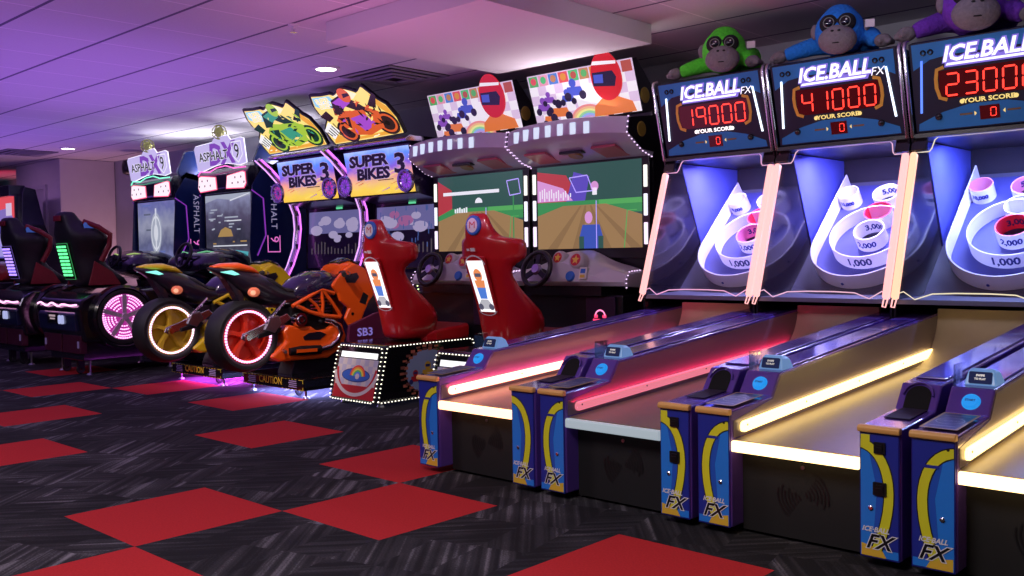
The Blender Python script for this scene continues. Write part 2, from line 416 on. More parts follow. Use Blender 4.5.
# ------------------------------------------------------------- alley ball games
PITCH = .763
blue_cab = pm('deep blue laminate', (.018, .018, .26), .3, coat=.6)
purple_cab = pm('purple laminate', (.095, .045, .33), .2, coat=.8)
decal_blue = pm('decal blue', (.025, .25, .90), .35)
decal_navy = pm('decal navy', (.02, .035, .36), .35)
decal_yellow = pm('decal yellow', (.80, .82, .03), .4)
decal_gold = pm('decal gold', (.85, .55, .05), .4)
decal_white = pm('decal white', (.85, .86, .9), .4)
decal_black = pm('decal black', (.006, .006, .008), .4)
tan = pm('tan bumper', (.75, .42, .12), .4)
lane_m = pm('tan alley board', (.19, .135, .095), .35, noise=.12, nscale=30)
hop_m = pm('backstop', (.42, .36, .31), .5, noise=.06)
frost_w = pm('white ring plastic', (.9, .88, .92), .4)
ring_red = pm('red ring plastic', (.75, .03, .08), .4)
ring_pink = pm('pink ring plastic', (.85, .3, .5), .4)
field_m = pm('violet playfield', (.055, .06, .26), .4)
field_grey = pm('grey field base', (.10, .095, .15), .45)
side_blue = pm('blue side panel', (.08, .10, .50), .45)
net_m = pm('dark netting', (.018, .014, .028), .9, noise=.5, nscale=220)
shield = glass('clear shield', (1, .97, 1), .93, .05)
ink = pm('navy ink', (.01, .015, .16), .5)
bluebtn = em('blue button glow', (.02, .35, 1), .75)
disp_glow = em('display bezel glow', (.25, .5, 1), .38)
disp_scr = em('small screen', (.015, .02, .07), .8)
disp_scr.node_tree.nodes['Principled BSDF'].inputs['Roughness'].default_value = .8
disp_scr.node_tree.nodes['Principled BSDF'].inputs['Specular IOR Level'].default_value = .1
disp_txt = em('small screen letters', (.8, .75, .7), .7)
led_red = em('red score digits', (1, .045, .03), 2.2)
led_off = em('unlit red window', (.08, .002, .004), .5)
head_navy = pm('score panel navy', (.006, .007, .03), .45)
head_blue = pm('score panel blue', (.015, .19, .52), .45)
head_tan = pm('score panel bronze', (.75, .40, .05), .4)
logo_w = em('lit white letters', (.93, .9, 1), 1.25)
logo_p = em('lit violet outline', (.28, .2, .85), .7)
yel_l = em('lit yellow letters', (1, .75, .25), .9)
yel_w = em('brightly lit letters', (1, .9, .9), 1.6)
bar_w = em('score panel light bar', (.75, .85, 1), 2.2)
bar_b = em('blue score panel light bar', (.12, .25, 1), 1.3)
tube_pink = em('pink strip light', (1, .45, .43), 1.4)
tube_orange = em('yellow strip light', (1, .52, .33), 1.45)
SEG = {'0': 'abcdef', '1': 'bc', '2': 'abged', '3': 'abgcd', '4': 'fgbc', '9': 'abcfg'}
def seven(m, P, ch, u, v, w, h, mi, sh=.0, t=None):
    t = t or w*.16; g = t*.28
    def q(x0, y0, x1, y1):
        f = lambda x, y: (u+x+sh*y, v+y)
        if abs(x1-x0) > abs(y1-y0): m.poly(P, [f(x0+g, y0), f(x0+t*.5+g, y0+t/2), f(x1-t*.5-g, y0+t/2), f(x1-g, y0), f(x1-t*.5-g, y0-t/2), f(x0+t*.5+g, y0-t/2)], .004, mi)
        else: m.poly(P, [f(x0, y0+g), f(x0+t/2, y0+t*.5+g), f(x0+t/2, y1-t*.5-g), f(x0, y1-g), f(x0-t/2, y1-t*.5-g), f(x0-t/2, y0+t*.5+g)], .004, mi)
    S = dict(a=(0, h, w, h), b=(w, h/2, w, h), c=(w, 0, w, h/2), d=(0, 0, w, 0), e=(0, 0, 0, h/2), f=(0, h/2, 0, h), g=(0, h/2, w, h/2))
    for c in SEG[ch]: q(*S[c])
def band(pts, w):
    L, R = [], []
    for i, p in enumerate(pts):
        a = Vector(pts[max(i-1, 0)]); b = Vector(pts[min(i+1, len(pts)-1)]); d = (b-a).normalized(); n = Vector((-d.y, d.x))
        L.append((p[0]+n.x*w/2, p[1]+n.y*w/2)); R.append((p[0]-n.x*w/2, p[1]-n.y*w/2))
    return L+R[::-1]
def bez(p0, p1, p2, p3, n=14):
    return [tuple((1-t)**3*a+3*(1-t)**2*t*b+3*(1-t)*t*t*c+t**3*d for a, b, c, d in zip(p0, p1, p2, p3)) for t in [i/n for i in range(n+1)]]

def ice_machine(k, label, score, lane_col, lane_s, bar_col, bar_s, strip, reader, digit_lit=True, logo=1.0, rings=None):
    t = thing('alley_ball_game', label, 'arcade game', (.489+PITCH*k, 1.448, 0), 'alley ball games')
    A, B, R0, R1, W = 0., .138, .600, .735, .755
    rail = lambda y: .547+.08*(y-.37)
    prof = [(.006, .03), (.006, .447), (.30, .466), (.365, .547), (2.12, rail(2.12)), (2.12, .03)]
    for nm, a, b in (('control_rail', A, B), ('ticket_rail', R0, R1)):
        r = MB().prism(prof, a, b).build(nm, purple_cab, t, bevel=.006)
        xm = (a+b)/2; w = (b-a)
        MB().prism([(.45, rail(.45)+.002), (.45, rail(.45)+.007), (1.83, rail(1.83)+.007), (1.83, rail(1.83)+.002)], a+.016, b-.016).build('rail_cap', purple_cab, r, bevel=.002)
        xi, s_ = (b, 1) if nm == 'control_rail' else (a, -1)
        MB().prism([(.40, .36), (.02, .35), (.02, .41), (.31, .455), (.375, .535), (2.10, rail(2.10)-.012), (2.10, .36)], min(xi, xi+s_*.0015), max(xi, xi+s_*.0015)).build('rail_liner', pm('dark liner', (.13, .10, .14), .3, coat=.3), r)
        MB().box(a+.004, b-.004, .0, .006, .03, .44).build('front_plate', blue_cab, r, bevel=.002)
        MB().prism([(-.012, .432), (-.014, .446), (-.006, .454), (.012, .454), (.012, .432)], a, b).build('bumper_strip', tan, r, bevel=.004)
        P = Plane((a, 0, 0), (1, 0, 0), (0, 0, 1), (0, -1, 0))
        mats = [decal_blue, decal_navy, decal_yellow, decal_gold, decal_white, decal_black, pm('decal mid blue', (.02, .11, .62), .35)]
        d = MB(); left = nm == 'control_rail'
        d.rect(P, .008, w-.008, .036, .425, .0012, 0)
        fx = (lambda u: u) if left else (lambda u: w-u)
        # navy sweep, then the yellow band bulging towards the middle of the pair
        c = bez((fx(w-.004), .395), (fx(.052), .39), (fx(-.004), .26), (fx(.075), .062))
        d.poly(P, [(fx(u), v) for u, v in [(.008, .425), (w-.008, .425), (w-.008, .40)]]+[(min(max(u, .008), w-.008), v) for u, v in c]+[(fx(.008), .062)], .0016, 1)
        d.poly(P, [(fx(u), v) for u, v in [(.075, .062), (.052, .20), (.060, .33), (.10, .37), (.075, .25), (.085, .12), (w-.03, .04), (.08, .04)]], .0014, 6)
        cl = lambda q: [(min(max(u, .008), w-.008), v) for u, v in q]
        d.poly(P, cl(band(c, .036)), .0020, 5)
        d.poly(P, cl(band(c, .029)), .0024, 2)
        d.poly(P, cl([(fx(w-.01), .036), (fx(w-.01), .075), (fx(w-.075), .062), (fx(w-.09), .036)]), .002, 3)
        d.text(P, 'FX', .064, w/2-.004, .082, .0030, 4, bold=.004, shear=.35, sx=1.05)
        d.text(P, 'FX', .064, w/2-.004, .082, .0034, 5, bold=.0012, shear=.35, sx=1.05)
        d.text(P, 'ICE·BALL', .022, w/2+(.0 if left else -.012), .122, .0030, 4, bold=.0008, shear=.3)
        d.build('front_decal', mats, r)
        MB().lathe([(.001, 0), (.008, 0), (.008, .004), (.005, .006), (.001, .006)], P(fx(w*.70), .19), (0, -1, 0), n=14).build('cam_lock', chrome, r)
        if left:
            MB().disc(P, w*.82, .405, .005, .003, 0).build('key_hole', decal_black, r)
            MB().rect(P, .035, .088, .343, .353, .003, 0).build('card_slot', decal_navy, r)
            # touch art on the flat top
            fl = math.atan2(.019, .294); PT = Plane((a, .03, .4555+.0022), (1, 0, 0), (0, math.cos(fl), math.sin(fl)))
            MB().rect(PT, .012, w-.012, .01, .235, .001, 0).poly(PT, [(.02, .02), (w-.02, .02), (w-.02, .225), (.02, .225)], .0014, 1)\
                .arc(PT, w/2, .12, .04, .043, 0, 2*PI, .0018, 2).text(PT, 'ICE·BALL', .02, w/2, .12, .002, 2, shear=.3).rect(PT, .03, w-.03, .045, .05, .002, 2).rect(PT, .03, w-.03, .19, .195, .002, 2)\
                .build('instruction_card', [pm('card rim', (.45, .3, .1), .4), pm('card blue', (.02, .04, .16), .3), pm('card letters', (.35, .4, .5), .4)], r)
            PS = Plane((a, .3325, .5065), (1, 0, 0), (0, .063, .08))
            bb = MB().lathe([(.001, .012), (.022, .012), (.028, .006), (.030, 0), (.001, 0)], PS(w/2+.005, -.002), PS.n, n=24).build('start_button', bluebtn, r, smooth=1)
            MB().text(Plane(PS(w/2+.005, -.002, .0125), PS.ux, PS.uy), 'START', .011, 0, 0, .0008, 0, bold=.0004).build('button_lettering', ink, r)
            # little screen in a glowing bezel
            y0 = .40; z0 = rail(.42)
            MB().loft([[(a+.028, y0, z0), (a+.132, y0, z0), (a+.135, y0+.09, z0+.004), (a+.025, y0+.09, z0+.004)],
                       [(a+.038, y0+.016, z0+.045), (a+.122, y0+.016, z0+.045), (a+.125, y0+.075, z0+.04), (a+.035, y0+.075, z0+.04)],
                       [(a+.045, y0+.025, z0+.056), (a+.115, y0+.025, z0+.056), (a+.115, y0+.06, z0+.052), (a+.045, y0+.06, z0+.052)]]).build('display_bezel', disp_glow, r, bevel=.005)
            PD = Plane((a+.08, y0-.003, z0+.004), (1, 0, 0), (0, .016, .045))
            MB().slab(PD, rrect(-.036, .036, .004, .044, .004), -.004, .002, 0).text(PD, 'SWIPE', .010, 0, .031, .003, 1, bold=.0004).text(PD, 'TO PLAY', .009, 0, .019, .003, 1, bold=.0004).build('display_screen', [disp_scr, disp_txt], r)
            MB().box(a+.006, a+.014, y0-.03, y0+.06, z0-.002, z0+.07).build('clear_guard', glass('guard', (.9, .9, 1), .95, .08), r)
        else:
            if reader:
                for v, s_ in ((.385, .018), (.255, .021)):
                    MB().slab(P, rrect(w*.52-s_, w*.52+s_, v-s_, v+s_, .003), .002, .008).slab(P, rrect(w*.52-s_*.6, w*.52+s_*.6, v-s_*.6, v+s_*.6, .003), .008, .011)\
                        .slab(P, [(w*.52-s_*.5, v-s_*.15), (w*.52+s_*.5, v-s_*.15), (w*.52+s_*.5, v+s_*.15), (w*.52-s_*.5, v+s_*.15)], .011, .013).build('card_reader', black, r)
                d2 = MB().rect(P, .009, .038, .384, .424, .003, 0).build('yellow_label', decal_yellow, r)
            # ball return: trough, hood, flat black patch painted for the mouth's inner shade
            PS = Plane((a, .3325, .5065), (1, 0, 0), (0, .063, .08))
            MB().poly(PS, [(w/2-.042, -.049)]+[(w/2+.042*math.cos(q), .002+.042*math.sin(q)) for q in [PI-PI*i/12 for i in range(13)]]+[(w/2+.042, -.049)], .0015, 0).build('ball_return_mouth_shade', pm('mouth shade black', (.002, .002, .003), .95), r)
            hood = [[PS(w/2+rr*math.cos(q), .002+rr*math.sin(q)*1.0, h) for rr, h in ((.046, 0), (.052, .0), (.052, .012), (.046, .012))] for q in [PI*1.0-PI*i/14 for i in range(15)]]
            MB().loft(hood).build('ball_return_hood', purple_cab, r, bevel=.002)
            MB().prism([(.14, .4585), (.29, .4675), (.30, .4675), (.30, .470), (.14, .461)], a+w/2-.042, a+w/2+.042).build('ball_trough', pm('trough dark purple', (.012, .006, .03), .7), r)
    # front door, light bar and alley
    dr = MB().box(B, R0, .085, .105, .012, .335).build('front_door', pm('matt black', (.007, .007, .009), .7), t)
    PF = Plane(((B+R0)/2, .085, .165), (1, 0, 0), (0, 0, 1), (0, -1, 0))
    g = MB()
    for i in range(7):
        for s0 in (0, PI):
            g.arc(PF, 0, 0, .012+.013*i, .018+.013*i, s0-.2-.2*(i % 2), s0+.95, .002, 0, n=10)
    g.build('speaker_grille', decal_black, dr)
    MB().lathe([(.001, 0), (.007, 0), (.007, .004), (.001, .004)], PF(0, .10), (0, -1, 0), n=12).build('door_lock', steel, dr)
    for x in (B+.03, R0-.03):
        MB().box(x-.018, x+.018, .13, .17, 0, .03).build('foot', black, t)
    MB().prism(rrect(-.002, .026, .304, .342, .008), B+.004, R0-.004).build('front_light_bar', em(f'front bar {k}', bar_col, bar_s), t, smooth=1)
    lane = lambda y: .342+.053*y
    MB().prism([(.028, .32), (.028, lane(.028)), (1.72, lane(1.72)), (1.72, .32)], B, R0).build('alley_board', lane_m, t)
    h = [(1.72, lane(1.72)-.02)]
    h += [(1.72+.33*math.sin(q), lane(1.72)+.27*(1-math.cos(q))) for q in [PI/2*i/12 for i in range(13)]]
    h += [(2.08, .703), (2.08, .38)]
    MB().prism(h, B, R0).build('ball_hop', hop_m, t, smooth=30)
    lm = em(f'alley light {k}', lane_col, lane_s)
    for x, sgn in ((B, 1), (R0, -1)):
        S_ = MB(); y0, y1 = .064, 1.98
        P = Plane((x, y0, .382), (0, 1, .0567), (0, -.0567, 1), (sgn, 0, 0))
        S_.slab(P, rrect(0, y1-y0, -.019, .019, .018), 0, .012)
        s1 = S_.build('alley_side_light', lm, t)
        for q in (.035, .5, 1.0, 1.5): MB().lathe([(.001, 0), (.0035, 0), (.0035, .002), (.001, .002)], P(q, .004, .012), (sgn, 0, 0), n=8).build('light_screw', decal_black, s1)
    # upper cabinet: shell, inset side panels, playfield
    sh = [(1.83, .03), (1.83, .74), (2.085, 1.50), (2.06, 1.62), (1.985, 1.98), (2.02, 2.0), (2.8, 1.95), (3.02, 1.7), (3.02, .03)]
    for nm, a, b in (('side_shell', .0, .012), ('side_shell', W-.012, W)):
        MB().prism(sh, a, b).build(nm, pm('dark glossy side', (.012, .011, .02), .12, coat=.15), t, bevel=.003)
    for xi, s_ in ((.012, 1), (W-.012, -1)):
        MB().prism([(2.24, 1.575), (2.505, .985), (2.55, 1.0), (2.94, 1.40), (2.94, 1.575)], min(xi, xi+s_*.006), max(xi, xi+s_*.006)).build('cheek_panel', side_blue, t)
    PB = Plane((W/2, 2.20, .765), (1, 0, 0), (0, .743, .669))
    hw = W/2-.013
    MB().slab(PB, [(-hw, 0), (hw, 0), (hw, 1.0), (-hw, 1.0)], -.012, 0).build('field_base', field_grey, t)
    MB().prism([(1.835, .735), (1.85, .757), (2.2, .765), (2.2, .745)], .013, W-.013).build('field_sill', field_grey, t)
    pf = MB(); RU = .303
    q = [(-RU, .96), (-RU, .345)]+[(RU*math.cos(a), .345+RU*math.sin(a)) for a in [PI+PI*i/28 for i in range(29)]]+[(RU, .96)]
    pf.poly(PB, q, .003, 0)
    pf.build('playfield', field_m, t)
    def wall(pts, h, th, name, mat, parent=t, closed=False):
        n = len(pts); rings = []
        for i, p in enumerate(pts):
            a = Vector(pts[i-1] if (closed or i) else pts[0]); b = Vector(pts[(i+1) % n] if (closed or i < n-1) else pts[-1]); d_ = (b-a).normalized(); nn = Vector((-d_.y, d_.x))*th/2
            rings.append([PB(p[0]+nn.x, p[1]+nn.y, .002), PB(p[0]-nn.x, p[1]-nn.y, .002), PB(p[0]-nn.x, p[1]-nn.y, h), PB(p[0]+nn.x, p[1]+nn.y, h)])
        return MB().loft(rings, closed=closed).build(name, mat, parent, smooth=50)
    ow = wall(q, .10, .007, 'outer_fence', frost_w)
    for a in (PI*1.12, PI*1.45, PI*1.75): MB().lathe([(.001, 0), (.009, 0), (.007, .004), (.001, .004)], PB((RU+.003)*math.cos(a), .345+(RU+.003)*math.sin(a), .035), PB.ux*math.cos(a)+PB.uy*math.sin(a), n=10).build('fence_bolt', decal_navy, ow)
    def cup(u, v, r, hgt, name, outer, inner, txt_out=None, txt_in=None, size=.03, tilt=0):
        n = 40; rings = [[PB(u+rr*math.cos(2*PI*i/n), v+rr*math.sin(2*PI*i/n), hh) for i in range(n)] for rr, hh in ((r, .002), (r, hgt))]
        o = MB().loft(rings, cap=False)
        rings = [[PB(u+rr*math.cos(2*PI*i/n), v+rr*math.sin(2*PI*i/n), hh) for i in range(n)] for rr, hh in ((r, hgt), (r-.006, hgt), (r-.006, .002))]
        o.loft(rings, 1, cap=False)
        o.poly(PB, [(u+(r-.006)*math.cos(2*PI*i/n), v+(r-.006)*math.sin(2*PI*i/n)) for i in range(n)], .0045, 2)
        ob = o.build(name, [outer, inner, decal_black if r < .2 else field_m], t, smooth=50, recalc=False)
        for txt, rad, front in ((txt_out, r+.0008, True), (txt_in, r-.0068, False)):
            if not txt: continue
            vs, fs = text_geo(txt, size, .0022, 0, .98); mb = MB(); out = []
            for x, y in vs:
                a = (-PI/2+x/rad) if front else (PI/2-x/rad)
                out.append(PB(u+rad*math.cos(a), v+rad*math.sin(a), hgt*.5+y))
            mb.add(out, fs); mb.build('score_number', ink, ob)
        return ob
    r_ = rings or (frost_w, frost_w, ring_red, frost_w, frost_w)
    cup(0, .425, .225, .095, 'scoring_ring', r_[0], r_[0], '1,000', None, .068)
    cup(0, .43, .088, .10, 'scoring_cup', frost_w, r_[1], '2,000', '3,000', .052)
    cup(0, .602, .080, .095, 'scoring_cup', frost_w, r_[2], None, '4,000', .052)
    cup(0, .768, .080, .095, 'scoring_cup', frost_w, r_[3], None, '5,000', .050)
    for s_ in (-1, 1): cup(s_*.24, .79, .064, .095, 'scoring_cup', frost_w, r_[4], '10,000', None, .034)
    MB().box(.013, W-.013, 2.945, 2.955, 1.38, 1.60).build('rear_net', net_m, t)
    MB().box(.013, W-.013, 2.06, 2.955, 1.58, 1.60).build('hood_ceiling', black, t)
    MB().box(.013, W-.013, 2.96, 3.01, .05, 1.68).build('rear_panel', black, t)
    # clear shield between the strips, its cut edge glowing
    PG = Plane((0, 1.815, .755), (1, 0, 0), (0, .27, .745)); gh = .86
    out = [(.012, .03), (.05, .045), (.11, .005), (.19, .035), (.30, .04), (W-.30, .04), (W-.19, .035), (W-.11, .005), (W-.05, .045), (W-.012, .03), (W-.012, .80), (W-.085, .80), (W-.095, .815), (W-.105, .885), (W-.12, .90), (.12, .90), (.105, .885), (.095, .815), (.085, .80), (.012, .80)]
    out = [(u, v-.022 if v > .84 else v) for u, v in out]
    g = MB().slab(PG, out, 0, .004).build('clear_shield', shield, t)
    edge = em(f'glowing edge {k}', ((1, .5, .75), (1, .6, .75), (1, .9, .6), (1, .9, .5))[k], .8)
    MB().tube([PG(u, v, .002) for u, v in out], .0032, n=6, closed=True).build('shield_edge', edge, g)
    for a, b, n_ in ((.0, .075, 'corner_bracket'), (W-.075, W, 'corner_bracket')):
        MB().slab(PG, [(a, .80), (b, .80), (b, .97), (a, .97)], .006, .03).build(n_, blackgloss, t, bevel=.004)
    for x in (.018, W-.018):
        st = MB().slab(PG, rrect(x-.016, x+.016, .0, .79, .012), .008, .032).build('strip_light', strip, t, smooth=1)
        MB().tube([PG(x-.010, .0, .02), PG(x-.006, -.045, .035), PG(x+.012, -.05, .04), PG(x+.010, -.0, .02)], .004, n=6).build('strip_wire', tube_pink, st)
    # score head
    hd = MB().prism([(2.072, 1.605), (1.955, 2.04), (2.0, 2.055), (2.62, 2.02), (2.88, 1.72), (2.88, 1.605)], .026, W-.026).build('score_head', head_navy, t, bevel=.004)
    PH = Plane((.026, 2.071, 1.605), (1, 0, 0), (0, -.117, .435), (0, -.435, -.117)); wd = W-.052; ht = .4505
    s = MB()
    s.poly(PH, [(0.015, .70*ht), (.015, .985*ht), (wd-.015, .985*ht), (wd-.015, .70*ht), (wd*.86, .80*ht), (wd*.72, .83*ht), (wd*.28, .83*ht), (wd*.14, .80*ht)], .001, 0)
    s.poly(PH, [(0.015, .02*ht), (wd-.015, .02*ht), (wd-.02, .10*ht), (wd*.80, .21*ht), (wd*.62, .27*ht), (wd*.38, .27*ht), (wd*.2, .21*ht), (.02, .10*ht)], .001, 0)
    s.rect(PH, wd*.19, wd*.85, .355*ht, .665*ht, .0015, 1)
    for sg in (1, -1):
        u0 = wd*.20 if sg > 0 else wd*.84; cpts = [(u0+sg*.022, .70*ht), (u0-sg*.012, .68*ht), (u0-sg*.02, .58*ht), (u0-sg*.02, .48*ht), (u0-sg*.008, .37*ht), (u0+sg*.026, .34*ht)]
        s.poly(PH, band(cpts, .018), .0025, 2)
    s.build('score_artwork', [head_blue, led_off, head_tan], hd)
    lg = MB()
    for mi, h, bo in ((0, .003, .011), (1, .012, .001)):
        lg.text(PH, 'ICE.BALL', .104, wd*.515, .83*ht, h, mi, bold=.0028 if mi else .009, shear=.28, sx=1.0)
    lg.poly(PH, [(wd*.25, .715*ht), (wd*.76, .715*ht), (wd*.772, .74*ht), (wd*.262, .74*ht)], .012, 1)
    lg.poly(PH, [(wd*.235, .695*ht), (wd*.775, .695*ht), (wd*.80, .78*ht), (wd*.25, .78*ht)], .0035, 0)
    lg.text(PH, 'FX', .06, wd*.845, .76*ht, .004, 1, shear=.3)
    lg.build('logo_lettering', [logo_p, logo_w], hd)
    for i, ch in enumerate(score):
        dg = MB(); seven(dg, PH, ch, wd*(.235+.124*i), .385*ht, wd*.082, .235*ht, 0, .06)
        dg.build('score_digit', led_red, hd)
    sm = MB(); sm.rect(PH, wd*.445, wd*.575, .085*ht, .235*ht, .003, 0); seven(sm, PH, '0', wd*.515, .115*ht, wd*.035, .09*ht, 1, .05)
    for sg in (-1, 1): sm.poly(PH, [(wd*(.51+sg*.10), .135*ht), (wd*(.51+sg*.10), .185*ht), (wd*(.51+sg*.085), .16*ht)], .003, 2); sm.rect(PH, wd*(.51+sg*.155)-.03, wd*(.51+sg*.155)+.03, .152*ht, .172*ht, .003, 3)
    sm.build('bonus_display', [led_off, led_red, yel_l, pm('dull bronze print', (.2, .12, .05), .5)], hd)
    MB().text(PH, 'YOUR SCORE', .031, wd*.51, .305*ht, .004, 0, bold=.001, sx=1.25).disc(PH, wd*.335, .305*ht, .011, .004, 0).disc(PH, wd*.685, .305*ht, .011, .004, 0).build('caption_lettering', yel_w if k == 0 else yel_l, hd)
    for a, b, o in ((.085, .052, bar_w if k != 2 else bar_b), (.915, .953, bar_w)):
        MB().slab(PH, [(wd*b-.005, .22*ht), (wd*b+.005, .22*ht), (wd*a+.005, .80*ht), (wd*a-.005, .80*ht)], 0, .006).build('light_bar', o, hd)
    for u, v in ((.17, .135), (.84, .135)):
        MB().ball(PH(wd*u, v*ht+.012, .004), .018, 14, 8).build('speaker_knob', blackgloss, hd, smooth=80)
    for u in (.10, .84):
        for du in (0, .05): MB().lathe([(.008, .004), (.015, .004), (.013, .009), (.008, .008)], PH(wd*(u+du), .885*ht), PH.n, n=14, closed=True).build('sensor_lens', darkmetal, hd)
    for x in (.010, W-.010):
        MB().tube([(x, 2.064, 1.585), (x, 1.947, 2.025), (x, 1.955, 2.05), (x, 1.99, 2.062)], .0105, n=10).build('chrome_edge', chrome, hd, smooth=60)
    # added unseen lamp above the alley light, tinting the rail
    ax_, ay_ = t.location.x, t.location.y
    rail_fill = area('alley_rail_fill', (ax_+B+.020, ay_+1.02, .452), (ax_+B-.01, ay_+1.02, .60), .012, (2.8, 1.7, .4, .4)[k], [(1, .05, .22), (1, .02, .10), (1, .62, .2), (1, .62, .2)][k], 1.9)
    rail_fill.rotation_euler = (Matrix.Rotation(math.atan(.0567), 3, 'X') @ Matrix.Rotation(PI-.25, 3, 'Y')).to_euler()
    # ultraviolet lamp under the hood of the playfield
    ox, oy = t.location.x, t.location.y
    lc = [(.50, .46, 1), (.48, .46, 1), (.36, .46, 1), (.36, .46, 1)][k]
    area('hood_lamp', (ox+W/2, oy+2.42, 1.57), (ox+W/2, oy+2.5, 1.0), .5, (26, 26, 24, 20)[k], lc, .05)
    return t
L1, L2, L3 = (1, .36, .24), (.78, .19, .26), (1, .68, .22)
ice_machine(0, 'alley ball game with 19000 on its score head, beside the red kart seats', '19000', L1, 4.5, (1, .5, .25), 3.6, tube_pink, False, rings=(frost_w, ring_pink, ring_red, frost_w, frost_w))
ice_machine(1, 'alley ball game showing 41000, with a dim pink alley light', '41000', L2, 1.0, (.42, .50, .56), .75, tube_pink, True, rings=(frost_w, frost_w, ring_red, frost_w, frost_w))
ice_machine(2, 'alley ball game showing 23000, with a bright yellow alley light', '23000', L3, 4.2, (1, .68, .3), 3.4, tube_orange, True, rings=(frost_w, ring_red, frost_w, ring_pink, ring_pink))
ice_machine(3, 'alley ball game cut off by the frame, beside the one showing 23000', '12000', L3, 4.2, (1, .68, .3), 3.4, tube_orange, True)
# ------------------------------------------------------------- plush gorillas lying over the score heads
def plush(label, loc, col, sc, la, ra, turn):
    """la, ra: x reach of the arms; turn: how far the face looks aside"""
    t = thing('plush_gorilla', label, 'plush toy', loc, 'plush gorillas')
    fur = pm('plush fur '+label.split()[0], col, .95, noise=.35, nscale=60, bump=.8)
    grey = pm('plush grey felt', (.22, .19, .21), .95, noise=.3, nscale=70, bump=.6)
    face = pm('plush dark mask', (.012, .011, .014), .9)
    S = lambda *p: tuple(q*sc for q in p)
    def spin(mb):
        """turn the head parts on the neck"""
        c, n = math.cos(al), math.sin(al); oy = hy*sc
        mb.v = [(x*c-(y-oy)*n, oy+x*n+(y-oy)*c, z) for x, y, z in mb.v]
        return mb
    hx, hz, hy, al = 0., .104, -.05, turn
    def fuse(mb, name, mat, parent, vox, head=False):
        if head: spin(mb)
        o = mb.build(name, mat, parent, recalc=True)
        r = o.modifiers.new('remesh', 'REMESH'); r.mode = 'VOXEL'; r.voxel_size = vox; r.use_smooth_shade = True
        sm = o.modifiers.new('smooth', 'SMOOTH'); sm.iterations = 4; sm.factor = .5
        return o
    b = MB().ball(S(hx, hy, hz), S(.108, .10, .108), 20, 12).ball(S(hx, hy+.005, hz+.06), S(.075, .07, .062), 16, 10); spin(b)
    b.ball(S(0, .09, .06), S(.115, .11, .06), 20, 12)
    for sg, r in ((-1, la), (1, ra)):
        b.tube([S(sg*.07, .08, .085), S(sg*(.07+(r-.07)*.4), .02, .075), S(sg*(.07+(r-.07)*.75), -.03, .052), S(sg*r*.97, -.045, .04)], [.052*sc, .044*sc, .036*sc, .03*sc], 10)
    body = fuse(b, 'body', fur, t, .011)
    for sg, r in ((-1, la), (1, ra)):
        h = MB().ball(S(sg*(r+.02), -.05, .036), S(.038, .034, .03), 12, 8)
        for k in range(3): h.tube([S(sg*(r+.03), -.06+.018*k, .035), S(sg*(r+.062), -.066+.02*k, .024)], [.015*sc, .012*sc], 8)
        h.tube([S(sg*(r+.01), -.07, .035), S(sg*(r+.026), -.092, .026)], [.013*sc, .011*sc], 8)
        fuse(h, 'hand', grey, t, .008)
    m = MB().ball(S(hx*2.2, -.088+hy, hz-.052), S(.082, .066, .062), 18, 12).ball(S(hx*2.2, -.112+hy, hz-.024), S(.048, .04, .032), 14, 10)
    mz = fuse(m, 'muzzle', grey, t, .009, True)
    for sg in (-1, 1):
        spin(MB().ball(S(hx*2.4+sg*.014, -.151+hy, hz-.024), S(.007, .004, .0045), 10, 6)).build('nostril', face, mz, smooth=80)
    spin(MB().tube([S(hx*2.3+x, -.152+hy+abs(x)*.55, hz-.076+abs(x)*.12) for x in (-.05, -.025, 0, .025, .05)], .0028*sc, 6)).build('mouth', face, mz)
    k = MB()
    for sg in (-1, 1): k.ball(S(hx*1.6+sg*.036, -.077+hy, hz+.022), S(.042, .03, .042), 16, 10)
    mk = fuse(k, 'face_mask', face, t, .008, True)
    for sg in (-1, 1):
        P = Plane(S(hx*1.7+sg*.034, -.1055+hy, hz+.022), (1, 0, 0), (0, 0, 1), (0, -1, 0))
        e = spin(MB().ball(S(hx*1.7+sg*.034, -.102+hy, hz+.022), S(.021, .010, .021), 16, 10)).build('eye', blackgloss, mk, smooth=80)
        spin(MB().lathe([(.0195*sc, 0), (.0235*sc, 0), (.0215*sc, .003)], P(0, 0, 0), (0, -1, 0), n=20, closed=True)).build('eye_rim', pm('plush eye rim', (.3, .32, .28), .5), e)
        spin(MB().ball(S(hx*1.7+sg*.034+.006, -.1125+hy, hz+.028), S(.004, .002, .004), 8, 6)).build('eye_glint', white_p, e)
        spin(MB().ball(S(hx+sg*.105, hy, hz+.01), S(.02, .026, .034), 12, 8)).build('ear', grey, t, smooth=80)
    spin(MB().box(*S(hx+.108, hx+.148), *S(-.035+hy, -.031+hy), *S(hz-.0, hz+.034))).build('swing_tag', pm('plush tag', (.8, .7, .75), .5), t, bevel=.004)
    return t
plush('green plush gorilla lying on top of the score head showing 19000', (.945, 3.545, 2.062), (.10, .85, .04), 1.22, .26, .13, .42)
plush('blue plush gorilla lying on top of the score head showing 41000', (1.65, 3.545, 2.058), (.015, .22, .85), 1.22, .27, .17, .30)
plush('purple plush gorilla lying on top of the score head showing 23000', (2.33, 3.54, 2.062), (.17, .035, .48), 1.34, .22, .17, .40)
